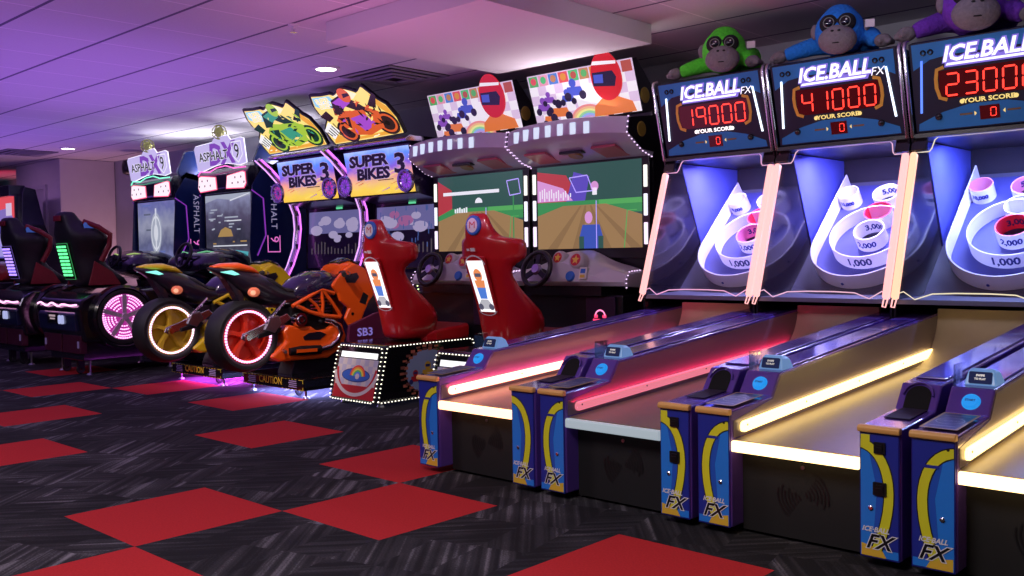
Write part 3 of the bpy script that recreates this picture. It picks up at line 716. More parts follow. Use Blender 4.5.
# ------------------------------------------------------------- red kart racers: ride-on seats and their cabinets
kred = pm('red moulded seat shell', (.50, .008, .012), .3, coat=.5, noise=.1, nscale=6)
klav = pm('lavender grey plastic', (.44, .40, .55), .3, coat=.4, noise=.05)
kgrey = pm('warm grey plastic', (.42, .40, .44), .4, noise=.05)
led_w = em('white led beads', (1, .93, .75), 2.2)
led_p = em('lilac led beads', (.9, .65, 1), 1.6)
led_g = em('yellow green led beads', (.75, 1, .4), 2.5)
lit_white = em('lit white panel', (.93, .93, .95), 1.2)
gold = pm('gold coin', (.5, .36, .07), .4, .5)
navy = pm('navy print', (.02, .03, .18), .4)
cream = pm('cream print', (.72, .70, .66), .4)
pale = pm('pale check print', (.55, .57, .68), .4)
brick_c = pm('brick print', (.5, .16, .09), .5)
redp = pm('red print', (.55, .02, .03), .4)
yelp = pm('yellow print', (.75, .5, .05), .4)
bluep = pm('blue print', (.03, .15, .6), .4)
greenp = pm('green print', (.08, .4, .1), .4)
sky_p = pm('sky blue print', (.3, .42, .65), .4)
def beads(path, step, r, name, mat, parent, closed=False):
    m = MB()
    for p in along(path, step, closed): m.box(p.x-r, p.x+r, p.y-r, p.y+r, p.z-r, p.z+r)
    o = m.build(name, mat, parent); o['kind'] = 'stuff'
    return o
RAIN = [(.9, .05, .05), (.95, .4, .03), (.95, .85, .1), (.1, .65, .15), (.08, .3, .9), (.4, .1, .7)]
def rainbow(m, P, u, v, r, w, h, m0, a0=0., a1=PI, k=1.):
    for i in range(6): m.arc(P, u, v, r-w*(i+1), r-w*i, a0, a1, h, m0+i, n=16, k=k)
rain_p = [pm(f'rainbow print {i}', c, .4) for i, c in enumerate(RAIN)]
def kart_seat(x, label, glow):
    t = thing('kart_ride', label, 'arcade ride', (x, 2.46, 0), 'red kart seats')
    # pedestal
    pr = [(0, .035), (.095, .405), (.11, .418), (.93, .418), (.93, .035)]
    ped = MB().prism(pr, -.255, .255).build('pedestal', blackgloss, t, bevel=.012)
    PR = Plane((0, -.0012, .035), (1, 0, 0), (0, .095, .37), (0, -.37, .095))
    MB().rect(PR, -.20, .20, .295, .335, .003, 0).build('rear_lamp', lit_white, ped)
    g = MB()
    g.poly(PR, [(-.225, .02), (.225, .02), (.225, .13), (-.225, .13)], .0015, 2)
    for i in range(9):
        for j in range(4): g.rect(PR, -.216+.048*i, -.168+.048*i, .105+.046*j, .151+.046*j, .0022, 0 if (i+j) % 2 else 1)
    g.arc(PR, 0, .235, .200, .222, PI*1.02, PI*1.98, .0032, 2, n=24, k=.9)
    g.arc(PR, 0, .235, .222, .252, PI*1.06, PI*1.94, .0034, 1, n=24, k=.82)
    g.poly(PR, [(.222*math.cos(a), .235+.2*math.sin(a)) for a in [PI*1.08+PI*.84*i/20 for i in range(21)]]+[(.225, .04), (.225, .015), (-.225, .015), (-.225, .04)], .0012, 2)
    g.disc(PR, .0, .175, .155, .004, 4, n=28, r2=.048).disc(PR, .0, .175, .148, .0045, 5, n=28, r2=.042)
    rainbow(g, PR, .02, .165, .085, .012, .0052, 6, .1, PI-.1, .95)
    g.disc(PR, .02, .168, .022, .0055, 1, r2=.02)
    g.build('rear_artwork', [pale, cream, redp, navy, navy, bluep]+rain_p, ped)
    ring = [PR(u, v, .008) for u, v in rrect(-.245, .245, .0, .375, .03)]
    beads(ring, .030, .0034, 'led_outline', led_w, ped, True)
    PS = Plane((.256, 0, 0), (0, 1, 0), (0, 0, 1), (1, 0, 0))
    ring = [PS(u, v, .006) for u, v in [(.02, .045), (.05, .035), (.90, .035), (.92, .05), (.92, .39), (.90, .408), (.13, .408), (.105, .395)]]
    beads(ring, .030, .0034, 'led_outline', led_w, ped, True)
    s = MB(); cu, cv = .47, .21
    s.disc(PS, cu, cv+.005, .20, .0015, 0, n=30, r2=.15)
    for a in range(26):
        q = 2*PI*a/26
        for rr in (.205, .235):
            s.rect(PS, cu+rr*math.cos(q)-.019, cu+rr*math.cos(q)+.019, cv+.76*rr*math.sin(q)-.010+.004*(a % 3), cv+.76*rr*math.sin(q)+.011, .002, 1+(a+int(rr*100)) % 2)
    # plain go-karts with helmeted drivers
    for du, dv, c, sz in ((-.115, -.035, 3, .9), (.0, .0, 4, 1.15), (.115, .0, 5, .9), (-.03, -.085, 6, .8), (.09, -.095, 3, .7)):
        a, b_ = cu+du, cv+dv
        s.poly(PS, [(a-.05*sz, b_-.03*sz), (a+.05*sz, b_-.03*sz), (a+.042*sz, b_+.012*sz), (a-.042*sz, b_+.012*sz)], .0026, c)
        for w_ in (-.045, .045): s.disc(PS, a+w_*sz, b_-.03*sz, .02*sz, .003, 7, n=12)
        s.disc(PS, a, b_+.035*sz, .026*sz, .0028, c, n=14).rect(PS, a-.018*sz, a+.018*sz, b_+.028*sz, b_+.044*sz, .0034, 7)
    s.build('side_artwork', [sky_p, brick_c, pm('dark brick print', (.22, .07, .05), .5), redp, yelp, greenp, bluep, navy], ped)
    for xx in (-.2, .2):
        for yy in (.09, .84): MB().lathe([(.001, 0), (.026, 0), (.02, .012), (.01, .014), (.01, .04), (.001, .04)], (xx, yy, 0), (0, 0, 1), n=14).build('levelling_foot', steel, t)
    # seat shell: rings of eight points from the base up over the shoulders to the headrest
    Z = [(.415, .36, .66, .115, .15), (.47, .352, .66, .118, .17), (.56, .335, .66, .118, .22), (.65, .315, .63, .116, .232), (.76, .285, .48, .112, .20), (.88, .25, .385, .106, .18), (.94, .225, .37, .104, .185), (.985, .21, .43, .103, .24), (1.00, .208, .45, .103, .262), (1.09, .197, .45, .103, .262), (1.115, .196, .43, .100, .245), (1.122, .196, .345, .096, .15), (1.14, .196, .32, .096, .135), (1.18, .192, .275, .092, .118), (1.235, .195, .265, .084, .100), (1.268, .205, .258, .066, .078), (1.276, .22, .25, .05, .055)]
    rings = []
    for z, y0, y1, wr, wf in Z:
        ym = y0+(y1-y0)*.45
        rings.append([(-wr, y0+.012, z), (-wr*.55, y0, z), (wr*.55, y0, z), (wr, y0+.012, z), (wf, ym, z), (wf, y1-.03, z), (wf*.75, y1, z), (wf*.35, y1-.03, z), (-wf*.35, y1-.03, z), (-wf*.75, y1, z), (-wf, y1-.03, z), (-wf, ym, z)])
    sh = MB().loft(rings).build('seat_shell', kred, t, sub=1)
    cr = sh.data
    PB_ = lambda v: Plane((0, .188+.0, 1.05), (1, 0, 0), (0, -.37, 1), (0, -1, -.37))
    P0 = Plane((0, .325-.005, .66), (1, 0, 0), (0, -.130, .355), (0, -.355, -.130))
    k = MB().slab(P0, [(-.085, -.02), (.085, -.02), (.092, .37), (-.092, .37)], .0, .010, 0)
    pan = k.build('back_panel', kred, t, bevel=.004)
    MB().slab(P0, [(-.062, .0), (.062, .0), (.070, .345), (-.070, .345)], .009, .0125, 0).build('lit_backrest_panel', lit_white, pan)
    pr_ = MB()
    # a plain kart print on the lit panel
    pr_.poly(P0, [(-.052, .02), (.052, .02), (.058, .05), (.03, .085), (-.03, .085), (-.058, .05)], .0135, 0)
    for sg in (-1, 1): pr_.disc(P0, sg*.046, .035, .022, .014, 1, n=14)
    pr_.poly(P0, [(-.03, .09), (.03, .09), (.038, .17), (-.038, .17)], .0135, 2).poly(P0, [(-.036, .165), (.036, .165), (.044, .215), (-.044, .215)], .0138, 3)
    pr_.disc(P0, 0, .25, .036, .0142, 3, n=18, r2=.042).rect(P0, -.026, .026, .238, .262, .0146, 1)
    pr_.build('panel_print', [em('lit pale print', (.55, .55, .6), .8), em('lit dark print', (.10, .10, .16), .8), em('lit blue print', (.08, .22, .7), .9), em('lit orange print', (.85, .28, .10), .9)], pan)
    MB().arc(P0, 0, .30, .082, .092, .25, PI-.25, .012, 0, n=18, k=.9).arc(P0, 0, .02, .075, .086, PI+.3, 2*PI-.3, .012, 0, n=14, k=.55).build('panel_trim', white_p, pan)
    MB().rect(P0, -.012, .028, .405, .428, .006, 0).rect(P0, -.045, -.02, .408, .424, .006, 0).build('small_label', white_p, pan)
    # round emblem on the headrest
    PE = Plane((0, .1935, 1.20), (1, 0, 0), (0, .02, 1), (0, -1, .02))
    er = MB().lathe([(.001, .014), (.056, .014), (.062, .008), (.062, -.01), (.001, -.01)], PE(0, 0), PE.n, n=32).build('emblem_ring', bluep, t, smooth=40)
    MB().disc(PE, 0, 0, .045, .0150, 0, n=32).text(PE, 'M', .062, 0, 0, .0156, 1, bold=.0, sx=1.2).build('emblem_face', [white_p, redp], er)
    MB().loft([[(-w_, y, z0), (w_, y, z0), (w_, y, z1), (-w_, y, z1)] for y, w_, z0, z1 in ((.54, .15, .40, .47), (.62, .19, .40, .485), (.85, .20, .40, .505), (.94, .19, .41, .52), (.975, .16, .42, .50))]).build('seat_cushion', kred, t, bevel=.02, seg=3)
    return t
kart_seat(-1.36, 'red kart seat standing beside the orange motorcycle', led_w)
kart_seat(-.34, 'red kart seat partly hidden by the alley ball game showing 19000', led_w)

scr_green = em('screen grass green', (.05, .30, .10), .8); scr_dark = em('screen dark teal', (.035, .10, .09), .8); scr_track = em('screen dirt track', (.36, .22, .10), .8)
scr_track2 = em('screen dirt rut', (.28, .17, .08), .8); scr_red = em('screen red stand', (.5, .05, .07), .8); scr_pur = em('screen purple sky', (.12, .08, .55), .8); scr_white = em('screen white', (.85, .85, .95), .9)
scr_blue = em('screen blue kart', (.05, .10, .5), .8); scr_vio = em('screen violet line', (.45, .35, 1), 1.); scr_pink = em('screen pink crowd', (.75, .35, .75), .8); scr_lg = em('screen light green', (.10, .45, .12), .8)
mq_pink = em('lit pink check', (.80, .62, .85), .75); mq_white = em('lit white check', (.95, .90, .97), .8)
mq = [em(f'lit tile {i}', c, .75) for i, c in enumerate([(.12, .45, .15), (.85, .35, .5), (.1, .25, .7), (.8, .1, .12), (.1, .55, .2), (.55, .25, .12), (.75, .3, .05), (.5, .1, .08)])]
mq_rain = [em(f'lit rainbow {i}', [min(1, q*.7+.25) for q in c], .8) for i, c in enumerate(RAIN)]
mq_red = em('lit red helmet', (.62, .02, .03), .8); mq_dark = em('lit dark visor', (.03, .02, .06), .6); mq_blue = em('lit blue kart', (.07, .1, .55), .8); mq_or = em('lit orange kart', (.8, .2, .05), .8); mq_pu = em('lit purple kart', (.25, .08, .5), .8)
slot_l = em('canopy slot light', (.72, .82, 1), .85)
kblack = pm('kart cabinet black', (.008, .007, .012), .3, coat=.3)
def kart_cabinet(x, label, scene, slots, tint):
    t = thing('kart_racing_cabinet', label, 'arcade game', (x, 3.72, 0), 'kart racing cabinets')
    body = MB().prism([(.03, 0), (.03, 1.95), (.25, 1.95), (.60, 1.80), (.60, 0)], -.521, .521).build('cabinet_body', kblack, t, bevel=.006)
    MB().box(-.47, .47, -.25, .03, .0, .74).build('base_box', kblack, t, bevel=.01)
    bz = MB().box(-.521, .521, -.012, .03, .98, 1.70).build('screen_bezel', kblack, t, bevel=.004)
    PS = Plane((0, -.013, 1.05), (1, 0, 0), (0, 0, 1), (0, -1, 0)); W2, H = .462, .59
    s = MB(); mats = [scr_dark, scr_green, scr_track, scr_track2, scr_red, scr_pur, scr_white, scr_blue, scr_vio, scr_pink, scr_lg]
    s.rect(PS, -W2, W2, 0, H, .001, 0)
    s.rect(PS, -W2, W2, .24, .335, .0014, 1).rect(PS, .10, W2, .30, .335, .0018, 10)
    s.poly(PS, [(-W2, 0), (W2, 0), (W2, .22), (.16, .305), (-.22, .305), (-W2, .24)], .002, 2)
    for a in (-.8, -.3, .25, .8): s.poly(PS, [(a*W2, 0), (a*W2+.09, 0), (a*.18*W2+.015, .30), (a*.18*W2, .30)], .0024, 3)
    if scene:
        s.poly(PS, [(-W2, .335), (-.06, .335), (-.19, .52), (-W2, .56)], .002, 4).poly(PS, [(-W2, .34), (-.13, .34), (-.22, .43), (-W2, .50)], .0024, 9)
        for i in range(14): s.rect(PS, -W2+.02+.022*i, -W2+.03+.022*i, .345+.02*(i % 2), .42+.012*(i % 3)-.003*i, .0028, 6)
        s.poly(PS, [(-.19, .335), (-.02, .335), (.02, .50), (-.12, .54)], .0022, 5)
        for q in ([(-.16, .50), (0, .51), (.05, .40), (-.10, .395)],):
            for a, b in zip(q, q[1:]+q[:1]): s.poly(PS, band([a, b], .008), .003, 8)
        s.disc(PS, .065, .43, .035, .003, 9, n=16).rect(PS, .045, .085, .37, .42, .003, 6)
    else:
        s.poly(PS, [(-W2, .28), (-.30, .335), (-.30, .48), (-W2, .56)], .002, 4)
        s.rect(PS, -.40, .22, .44, .466, .0026, 6)
        s.disc(PS, .0, .37, .04, .003, 6, n=16, a0=0, a1=PI)
        for i in range(6): s.rect(PS, -.27+.025*i, -.252+.025*i, .30, .33+.006*(i % 3), .003, 6)
        for q in ([(.30, .52), (.42, .53), (.44, .42), (.33, .41)],):
            for a, b in zip(q, q[1:]+q[:1]): s.poly(PS, band([a, b], .008), .003, 8)
        s.rect(PS, .36, .372, .06, .42, .0028, 1)
    # a plain racing kart seen from behind
    kx = .03
    s.poly(PS, [(kx-.085, .0), (kx+.085, .0), (kx+.10, .09), (kx+.075, .165), (kx-.075, .165), (kx-.10, .09)], .0034, 7)
    for sg in (-1, 1): s.rect(PS, kx+sg*.085-.022, kx+sg*.085+.022, 0, .085, .0038, 0)
    s.disc(PS, kx-.02, .215, .034, .0038, 9, n=16, r2=.042).rect(PS, kx+.045, kx+.052, 0, .33, .004, 8)
    s.poly(PS, [(.31, .0), (.318, .0), (.345, .25), (.42, .25), (.42, .256), (.338, .256)], .003, 10)
    s.build('screen', mats, bz)
    for sg in (-1, 1):
        for i, c in enumerate(((.9, .75, .95), (.85, .85, 1), (.95, .95, .85))):
            MB().slab(PS, rrect(sg*.492-.013, sg*.492+.013, .02+.19*i, .165+.19*i, .005), -.001, .007).build('bezel_light', em(f'bezel light {i}', c, 1.3), bz)
    # canopy over the screen
    rings = []
    for i in range(13):
        u = -1+2*i/12; xx = u*.522; yf = -.345+.085*abs(u)**2.6; zz = .022*(1-abs(u)**2.2)
        rings.append([(xx, yf+.02, 1.89+zz), (xx, yf, 1.86+zz), (xx, yf-.008, 1.78+zz), (xx, yf+.03, 1.755+zz), (xx, -.10, 1.675), (xx, .03, 1.645), (xx, .10, 1.88)])
    can = MB().loft(rings).build('canopy', klav, t, smooth=35, bevel=.004)
    for i in range(7):
        u = -.72+.20*i; xx = u*.535; yf = -.345+.085*abs(u)**2.6-.006; zz = .022*(1-abs(u)**2.2)
        P = Plane((xx, yf, 1.775+zz), (1, -.09*u, 0), (0, .0, 1), (-.09*u, -1, -.1))
        MB().slab(P, rrect(-.023, .023, .005, .083, .004), -.002, .004).build('canopy_slot_light', slot_l, can)
    for sg in (-1, 1):
        # ribbed red underside and edge beads
        MB().prism([(-.22, 1.728), (-.05, 1.672), (-.05, 1.66), (-.23, 1.71)], sg*.30-.10, sg*.30+.10).build('underside_panel', pm('underside rose', (.45, .10, .14), .35), can, bevel=.004)
    MB().lathe([(.001, .012), (.05, .012), (.055, 0), (.001, 0)], (0, -.135, 1.69), (0, -.3, -1), n=24).build('underside_medallion', pm('medallion bronze', (.30, .2, .05), .4), can)
    MB().box(-.10, .10, -.20, -.06, 1.695, 1.715).build('underside_plate', kblack, can, bevel=.006)
    for xx, sg in ((-.522, -1), (.522, 1)):
        beads([(xx+sg*.004, -.245, 1.89), (xx+sg*.004, -.265, 1.78), (xx+sg*.004, -.10, 1.68), (xx+sg*.004, .02, 1.645)], .035, .0036, 'edge_beads', led_p, can)
        MB().prism([(-.235, 1.885), (-.25, 1.79), (-.09, 1.69), (.35, 1.66), (.35, 1.93), (.1, 1.93)], min(xx, xx+sg*.003), max(xx, xx+sg*.003)).build('side_plate', kblack, can)
    # marquee above
    PM = Plane((0, .0, 1.955), (1, 0, 0), (0, -.112, .335), (0, -.335, -.112)); mh = .352; mw = .463
    mb = MB().prism([(.0, 1.95), (-.112, 2.29), (-.06, 2.30), (.30, 1.95)], -mw, mw).build('marquee_box', kblack, t, bevel=.004)
    a = MB(); mats = [mq_white, mq_pink]+mq+mq_rain+[mq_red, mq_dark, mq_blue, mq_or, mq_pu]
    a.rect(PM, -mw, mw, 0, mh, .0015, 1)
    for i in range(12):
        for j in range(4):
            if (i+j) % 2: a.rect(PM, -mw+.077*i, -mw+.077*(i+1), .068*j, .068*(j+1), .002, 0)
    for i in range(7): a.rect(PM, -mw+.012+.092*i, -mw+.094+.092*i, mh-.082, mh-.008, .003, 2+i).disc(PM, -mw+.053+.092*i, mh-.043, .026, .0035, 2+(i+3) % 8, n=14)
    a.rect(PM, mw-.095, mw-.012, mh-.082, mh-.008, .003, 9)
    a.disc(PM, .06, .13, .12, .0028, 0, n=20, r2=.11)
    for i in range(6): a.arc(PM, .02, -.03, .17-.02*(i+1), .17-.02*i, .15, PI-.25, .0038, 10+i, n=18, k=.75)
    for u, v, c, z in ((-.36, .11, 20, 1.), (-.30, .16, 20, .8), (-.22, .06, 19, 1.25), (-.32, .02, 19, 1.), (-.06, .19, 18, 1.2), (-.13, .15, 18, .9)):
        a.poly(PM, [(u-.07*z, v-.015*z), (u+.07*z, v-.022*z), (u+.05*z, v+.03*z), (u-.05*z, v+.035*z)], .0042, c)
        for sg in (-1, 1): a.disc(PM, u+sg*.055*z, v-.02*z, .026*z, .0048, 17, n=12)
        a.disc(PM, u-.005*z, v+.055*z, .026*z, .0046, 17 if c == 19 else c, n=12)
    a.build('marquee_artwork', mats, mb)
    # a plain red racing helmet cut out above the sign's top edge
    h = MB(); hu, hv = .235, .20
    h.slab(PM, [(hu+.125*math.cos(q), hv+.05+(.18 if math.sin(q) > 0 else .15)*math.sin(q)) for q in [2*PI*i/30 for i in range(30)]], .004, .014, 0)
    h.poly(PM, [(hu-.118, hv+.01), (hu+.06, hv-.01), (hu+.085, hv+.05), (hu+.06, hv+.095), (hu-.108, hv+.10)], .0146, 1)
    h.poly(PM, [(hu-.105, hv+.03), (hu-.03, hv+.022), (hu-.02, hv+.08), (hu-.10, hv+.085)], .0152, 2)
    h.poly(PM, [(hu-.10, hv+.15), (hu+.10, hv+.135), (hu+.105, hv+.155), (hu-.085, hv+.175)], .0148, 3)
    h.slab(PM, [(hu-.16, .005), (hu+.19, .005), (hu+.17, .075), (hu+.06, .12), (hu-.07, .12), (hu-.14, .075)], .004, .012, 4)
    h.build('helmet_cutout', [mq_red, mq_dark, mq_blue, mq_white, mq_or], mb)
    # dashboard, wheel and controls
    rings = []
    for i in range(17):
        u = -1+2*i/16; xx = u*.50; zt = .935+.10*math.exp(-((xx-.02)/.19)**2)-.05*abs(u)**4
        rings.append([(xx, -.33+.05*abs(u)**3, .80), (xx, -.37+.09*abs(u)**3, .83), (xx, -.355+.08*abs(u)**3, zt-.075), (xx, -.25, zt-.012), (xx, -.16, zt), (xx, -.03, zt+.005), (xx, -.014, zt-.02), (xx, -.014, .78)])
    ds = MB().loft(rings).build('dashboard', pm('pale lavender dash', (.52, .49, .60), .32, coat=.4), t, smooth=40, bevel=.004)
    MB().box(-.34, .34, -.31, -.03, .735, .80).build('dash_underside', kblack, ds)
    PD = Plane((0, -.362, .86), (1, 0, 0), (0, .09, .12), (0, -.12, .09))
    st = Plane((.155, -.305, .965), (1, 0, 0), (0, .35, 1), (0, -1, .35))
    for uu, rr in ((.155, .058), (-.0, .05)):
        q = Plane((uu, -.315, .965 if uu > .1 else .98), (1, 0, 0), (0, .35, 1), (0, -1, .35))
        o = MB().lathe([(.001, .03), (rr*.8, .03), (rr, .022), (rr*1.12, 0), (rr*1.12, -.03), (.001, -.03)], q(0, 0), q.n, n=28).build('item_pod', kgrey, ds, smooth=40)
        MB().disc(q, 0, 0, rr*.72, .0306, 0).poly(q, [((rr*.6 if i % 2 == 0 else rr*.27)*math.sin(PI*i/5), (rr*.6 if i % 2 == 0 else rr*.27)*math.cos(PI*i/5)) for i in range(10)], .0312, 1).build('star_button', [redp, yelp], o)
    q = Plane((.125, -.362, .865), (1, 0, 0), (0, .25, 1), (0, -1, .25))
    MB().lathe([(.001, .016), (.03, .016), (.036, .006), (.036, -.02), (.001, -.02)], q(0, 0), q.n, n=22).build('blue_button', bluep, ds, smooth=40)
    MB().slab(q, rrect(.075, .135, -.02, .06, .005), -.02, .006, 0).rect(q, .085, .125, .02, .05, .007, 1).rect(q, .085, .125, -.01, .01, .007, 2).build('instruction_card', [cream, bluep, yelp], ds)
    wt = Plane((-.10, -.445, .915), (1, 0, 0), (0, .32, 1), (0, -1, .32))
    ringp = [wt(.118*math.cos(a), .118*math.sin(a)) for a in [2*PI*i/32 for i in range(32)]]
    sw = MB().tube(ringp, .0175, 10, closed=True).build('steering_wheel', black, t, smooth=60)
    for a in (PI/2, PI*1.18, PI*1.82):
        MB().slab(wt, [(.02*math.cos(a+1.2), .02*math.sin(a+1.2)), (.108*math.cos(a+.17), .108*math.sin(a+.17)), (.108*math.cos(a-.17), .108*math.sin(a-.17)), (.02*math.cos(a-1.2), .02*math.sin(a-1.2))], -.006, .006).build('wheel_spoke', darkmetal, sw)
    MB().lathe([(.001, .022), (.03, .02), (.042, .0), (.03, -.02), (.001, -.02)], wt(0, 0), wt.n, n=22).build('wheel_hub', pm('hub lilac', (.5, .42, .6), .25, .6), sw, smooth=40)
    MB().tube([wt(0, 0, -.015), wt(0, 0, -.16)], .022).build('steering_column', black, sw)
    for sg in (-1, 1):
        beads([(sg*.507, -.26, .79), (sg*.515, -.275, .84), (sg*.512, -.23, .895), (sg*.508, -.10, .90)], .03, .0034, 'dash_led_edge', led_p, ds)
    beads([(-.50, -.22, .78), (-.44, -.25, .70), (-.36, -.26, .45), (-.34, -.26, .1)], .035, .004, 'leg_led_edge', led_g, ds)
    c = MB().box(.18, .42, -.27, -.25, .50, .73).build('coin_door', pm('coin door', (.03, .012, .04), .3), t, bevel=.004)
    PC = Plane((.30, -.271, .60), (1, 0, 0), (0, 0, 1), (0, -1, 0))
    MB().arc(PC, 0, 0, .035, .045, .1, PI-.1, .002, 0, n=12).rect(PC, -.06, .06, -.03, -.018, .002, 1).rect(PC, -.05, -.02, -.01, .01, .002, 1).rect(PC, .02, .05, -.01, .01, .002, 1).build('coin_door_lights', [em('coin pink', (1, .25, .5), 1.6), em('coin red', (1, .05, .15), 1.6)], c)
    PX = Plane((.5255, 0, 0), (0, 1, 0), (0, 0, 1), (1, 0, 0))
    for u, v, r in ((-.10, 1.82, .05), (.18, 1.74, .055)):
        MB().lathe([(.001, .004), (r*.85, .004), (r, 0), (.001, 0)], PX(u, v), (1, 0, 0), n=26).build('coin_decal', gold, t)
    MB().lathe([(.001, .004), (.045, .004), (.053, 0), (.001, 0)], (.464, .03, 2.06), (1, 0, 0), n=26).build('coin_decal', gold, t)
    return t
kart_cabinet(-1.345, 'kart racing cabinet with a white bar on its screen, beside the motorcycle cabinets', False, 6, 0)
kart_cabinet(-.275, 'kart racing cabinet with a stadium crowd on its screen, beside the alley ball games', True, 7, 1)
# ------------------------------------------------------------- motorcycle rides and their cabinets
bk_dark = pm('bike black plastic', (.014, .010, .022), .3, coat=.5)
bk_tank = pm('bike midnight tank', (.016, .012, .05), .22, coat=.9)
caution_y = pm('caution yellow print', (.9, .75, .05), .5)
caution_l = pm('caution lilac print', (.4, .36, .7), .5)
clear_red = em('warm signal lamp', (1, .42, .25), 1.1)
teal = em('teal marker lamp', (.25, .9, .75), 1.2)
def motorcycle(x, label, paint_c, rim_c, ring_c, under_c, frame_c):
    t = thing('motorcycle_ride', label, 'motorcycle ride', (x, 2.42, 0), 'motorcycle rides')
    # platform on levelling feet
    pl = MB().box(-.40, .41, .0, .98, .058, .145).build('platform', blackgloss, t, bevel=.006)
    PC = Plane((0, -.001, .052), (1, 0, 0), (0, 0, 1), (0, -1, 0))
    c = MB().text(PC, 'CAUTION', .075, -.02, .056, .002, 0, bold=.001, sx=.9)
    for sg in (-1, 1):
        for v, w in ((.012, 0), (.084, 0)):
            c.rect(PC, sg*.375-.03, sg*.375+.03, v-.002, v+.002, .002, 0)
            for k in range(5): c.rect(PC, sg*(.14+.042*k)-.012, sg*(.14+.042*k)+.012, v-.0015, v+.0015, .002, 0)
        c.rect(PC, sg*.398-.003, sg*.398+.003, .012, .032, .002, 0).rect(PC, sg*.398-.003, sg*.398+.003, .06, .084, .002, 0)
        for r in range(4): c.rect(PC, sg*.27-.055+.01*(r % 2), sg*.27+.05, .025+.014*r, .033+.014*r, .002, 1)
    c.build('caution_decal', [caution_y, caution_l], pl)
    for xx in (-.34, .36):
        for yy in (.05, .9): MB().lathe([(.001, 0), (.028, 0), (.02, .012), (.009, .015), (.009, .06), (.001, .06)], (xx, yy, 0), (0, 0, 1), n=14).build('levelling_foot', steel, t)
    MB().lathe([(.01, -.012), (.03, -.012), (.034, 0), (.03, .012), (.01, .012)], (.20, .10, .034), (1, 0, 0), n=18, closed=True).build('caster', rubber, t, smooth=40)
    MB().box(-.36, .37, .04, .92, .053, .0576).build('underglow_strip', em('underglow '+label.split()[0], under_c, 20), pl)
    MB().prism([(.10, .14), (.16, .30), (.50, .30), (.60, .14)], -.09, .09).build('bike_stand', bk_dark, t, bevel=.01)
    # rear wheel
    wc = (0, -.28, .455); ax = (1, 0, 0)
    ty = MB().lathe([(.196, -.085), (.215, -.105), (.238, -.104), (.254, -.075), (.262, -.03), (.262, .03), (.254, .075), (.238, .104), (.215, .105), (.196, .085), (.19, .0)], wc, ax, n=48, closed=True).build('rear_tyre', rubber, t, smooth=50)
    rim = MB().lathe([(.172, -.088), (.197, -.09), (.197, .09), (.172, .088), (.166, .05), (.166, -.05)], wc, ax, n=48, closed=True)
    rim.lathe([(.001, .075), (.034, .075), (.042, .05), (.042, -.05), (.034, -.075), (.001, -.075)], wc, ax, n=20)
    PWh = Plane(wc, (0, 1, 0), (0, 0, 1), (1, 0, 0))
    for k in range(5):
        a = 2*PI*k/5+.3; e = lambda r, d: (r*math.cos(a+d), r*math.sin(a+d))
        rim.slab(PWh, [e(.035, -.5), e(.035, .5), e(.10, .14), e(.172, .24), e(.172, -.1), e(.10, -.12)], .015, .062)
        rim.slab(PWh, [e(.035, -.5), e(.035, .5), e(.10, .14), e(.172, .24), e(.172, -.1), e(.10, -.12)], -.062, -.015)
    rim.lathe([(.04, -.005), (.168, -.005), (.168, .005), (.04, .005)], wc, ax, n=40, closed=True)
    ri = rim.build('wheel_rim', rim_c, ty, bevel=.003)
    for sg in (1,):
        beads([PWh(.182*math.cos(q), .182*math.sin(q), sg*.091) for q in [2*PI*i/60 for i in range(60)]], .0205, .0072, 'led_ring', ring_c, ty, True)
    # swing arm, chain guard, damper
    sa = MB().prism([(-.33, .445), (-.31, .485), (-.20, .52), (.06, .61), (.10, .57), (.02, .52), (-.16, .455), (-.29, .425)], .112, .132).build('swing_arm', pm('polished arm', (.7, .68, .72), .22, 1.), t, bevel=.006)
    MB().prism([(-.33, .445), (-.31, .485), (-.20, .52), (.06, .61), (.10, .57), (-.29, .425)], -.132, -.112).build('swing_arm', steel, t, bevel=.006)
    MB().lathe([(.001, .03), (.022, .03), (.028, .0), (.001, 0)], (.132, -.28, .455), ax, n=16).build('axle_nut', chrome, sa)
    MB().prism([(-.14, .50), (-.10, .58), (-.03, .60), (.0, .54), (-.06, .47)], .13, .15).build('caliper_bracket', steel, sa, bevel=.005)
    MB().prism([(-.20, .44), (-.02, .47), (.0, .50), (-.03, .52), (-.19, .47)], .133, .148).build('brake_caliper', darkmetal, sa, bevel=.004)
    sp = [(.10, -.12+.022*math.cos(q)*.0, .0) for q in (0,)]
    spring = [(.105+.022*math.cos(q*2.2), -.10+.15*q/20+.008*math.sin(q*2.2), .555+.13*q/20+.018*math.sin(q*2.2)) for q in range(0, 21)]
    MB().tube([(.105, -.11, .545), (.105, .06, .70)], .013).tube(spring, .005, 6).build('damper', chrome, t)
    # dark tail, painted cowl, seat, tank
    loft = lambda L, **k: MB().loft([ell(y, (z0+z1)/2, (z1-z0)/2, w) for y, z0, z1, w in L])
    tl = loft([(-.50, .945, .962, .02), (-.42, .90, .962, .06), (-.30, .80, .945, .095), (-.16, .70, .93, .115), (-.02, .65, .87, .12), (.10, .64, .80, .12), (.22, .66, .77, .10)]).build('tail_body', bk_dark, t, smooth=60)
    loft([(-.47, .952, .972, .03), (-.40, .94, .988, .07), (-.28, .925, .992, .088), (-.18, .905, .965, .082), (-.125, .90, .925, .06)]).build('tail_cowl', paint_c, t, smooth=60)
    loft([(-.13, .85, .90, .075), (-.03, .79, .875, .11), (.08, .745, .80, .115), (.18, .74, .79, .10)]).build('seat_pad', rubber, t, smooth=60)
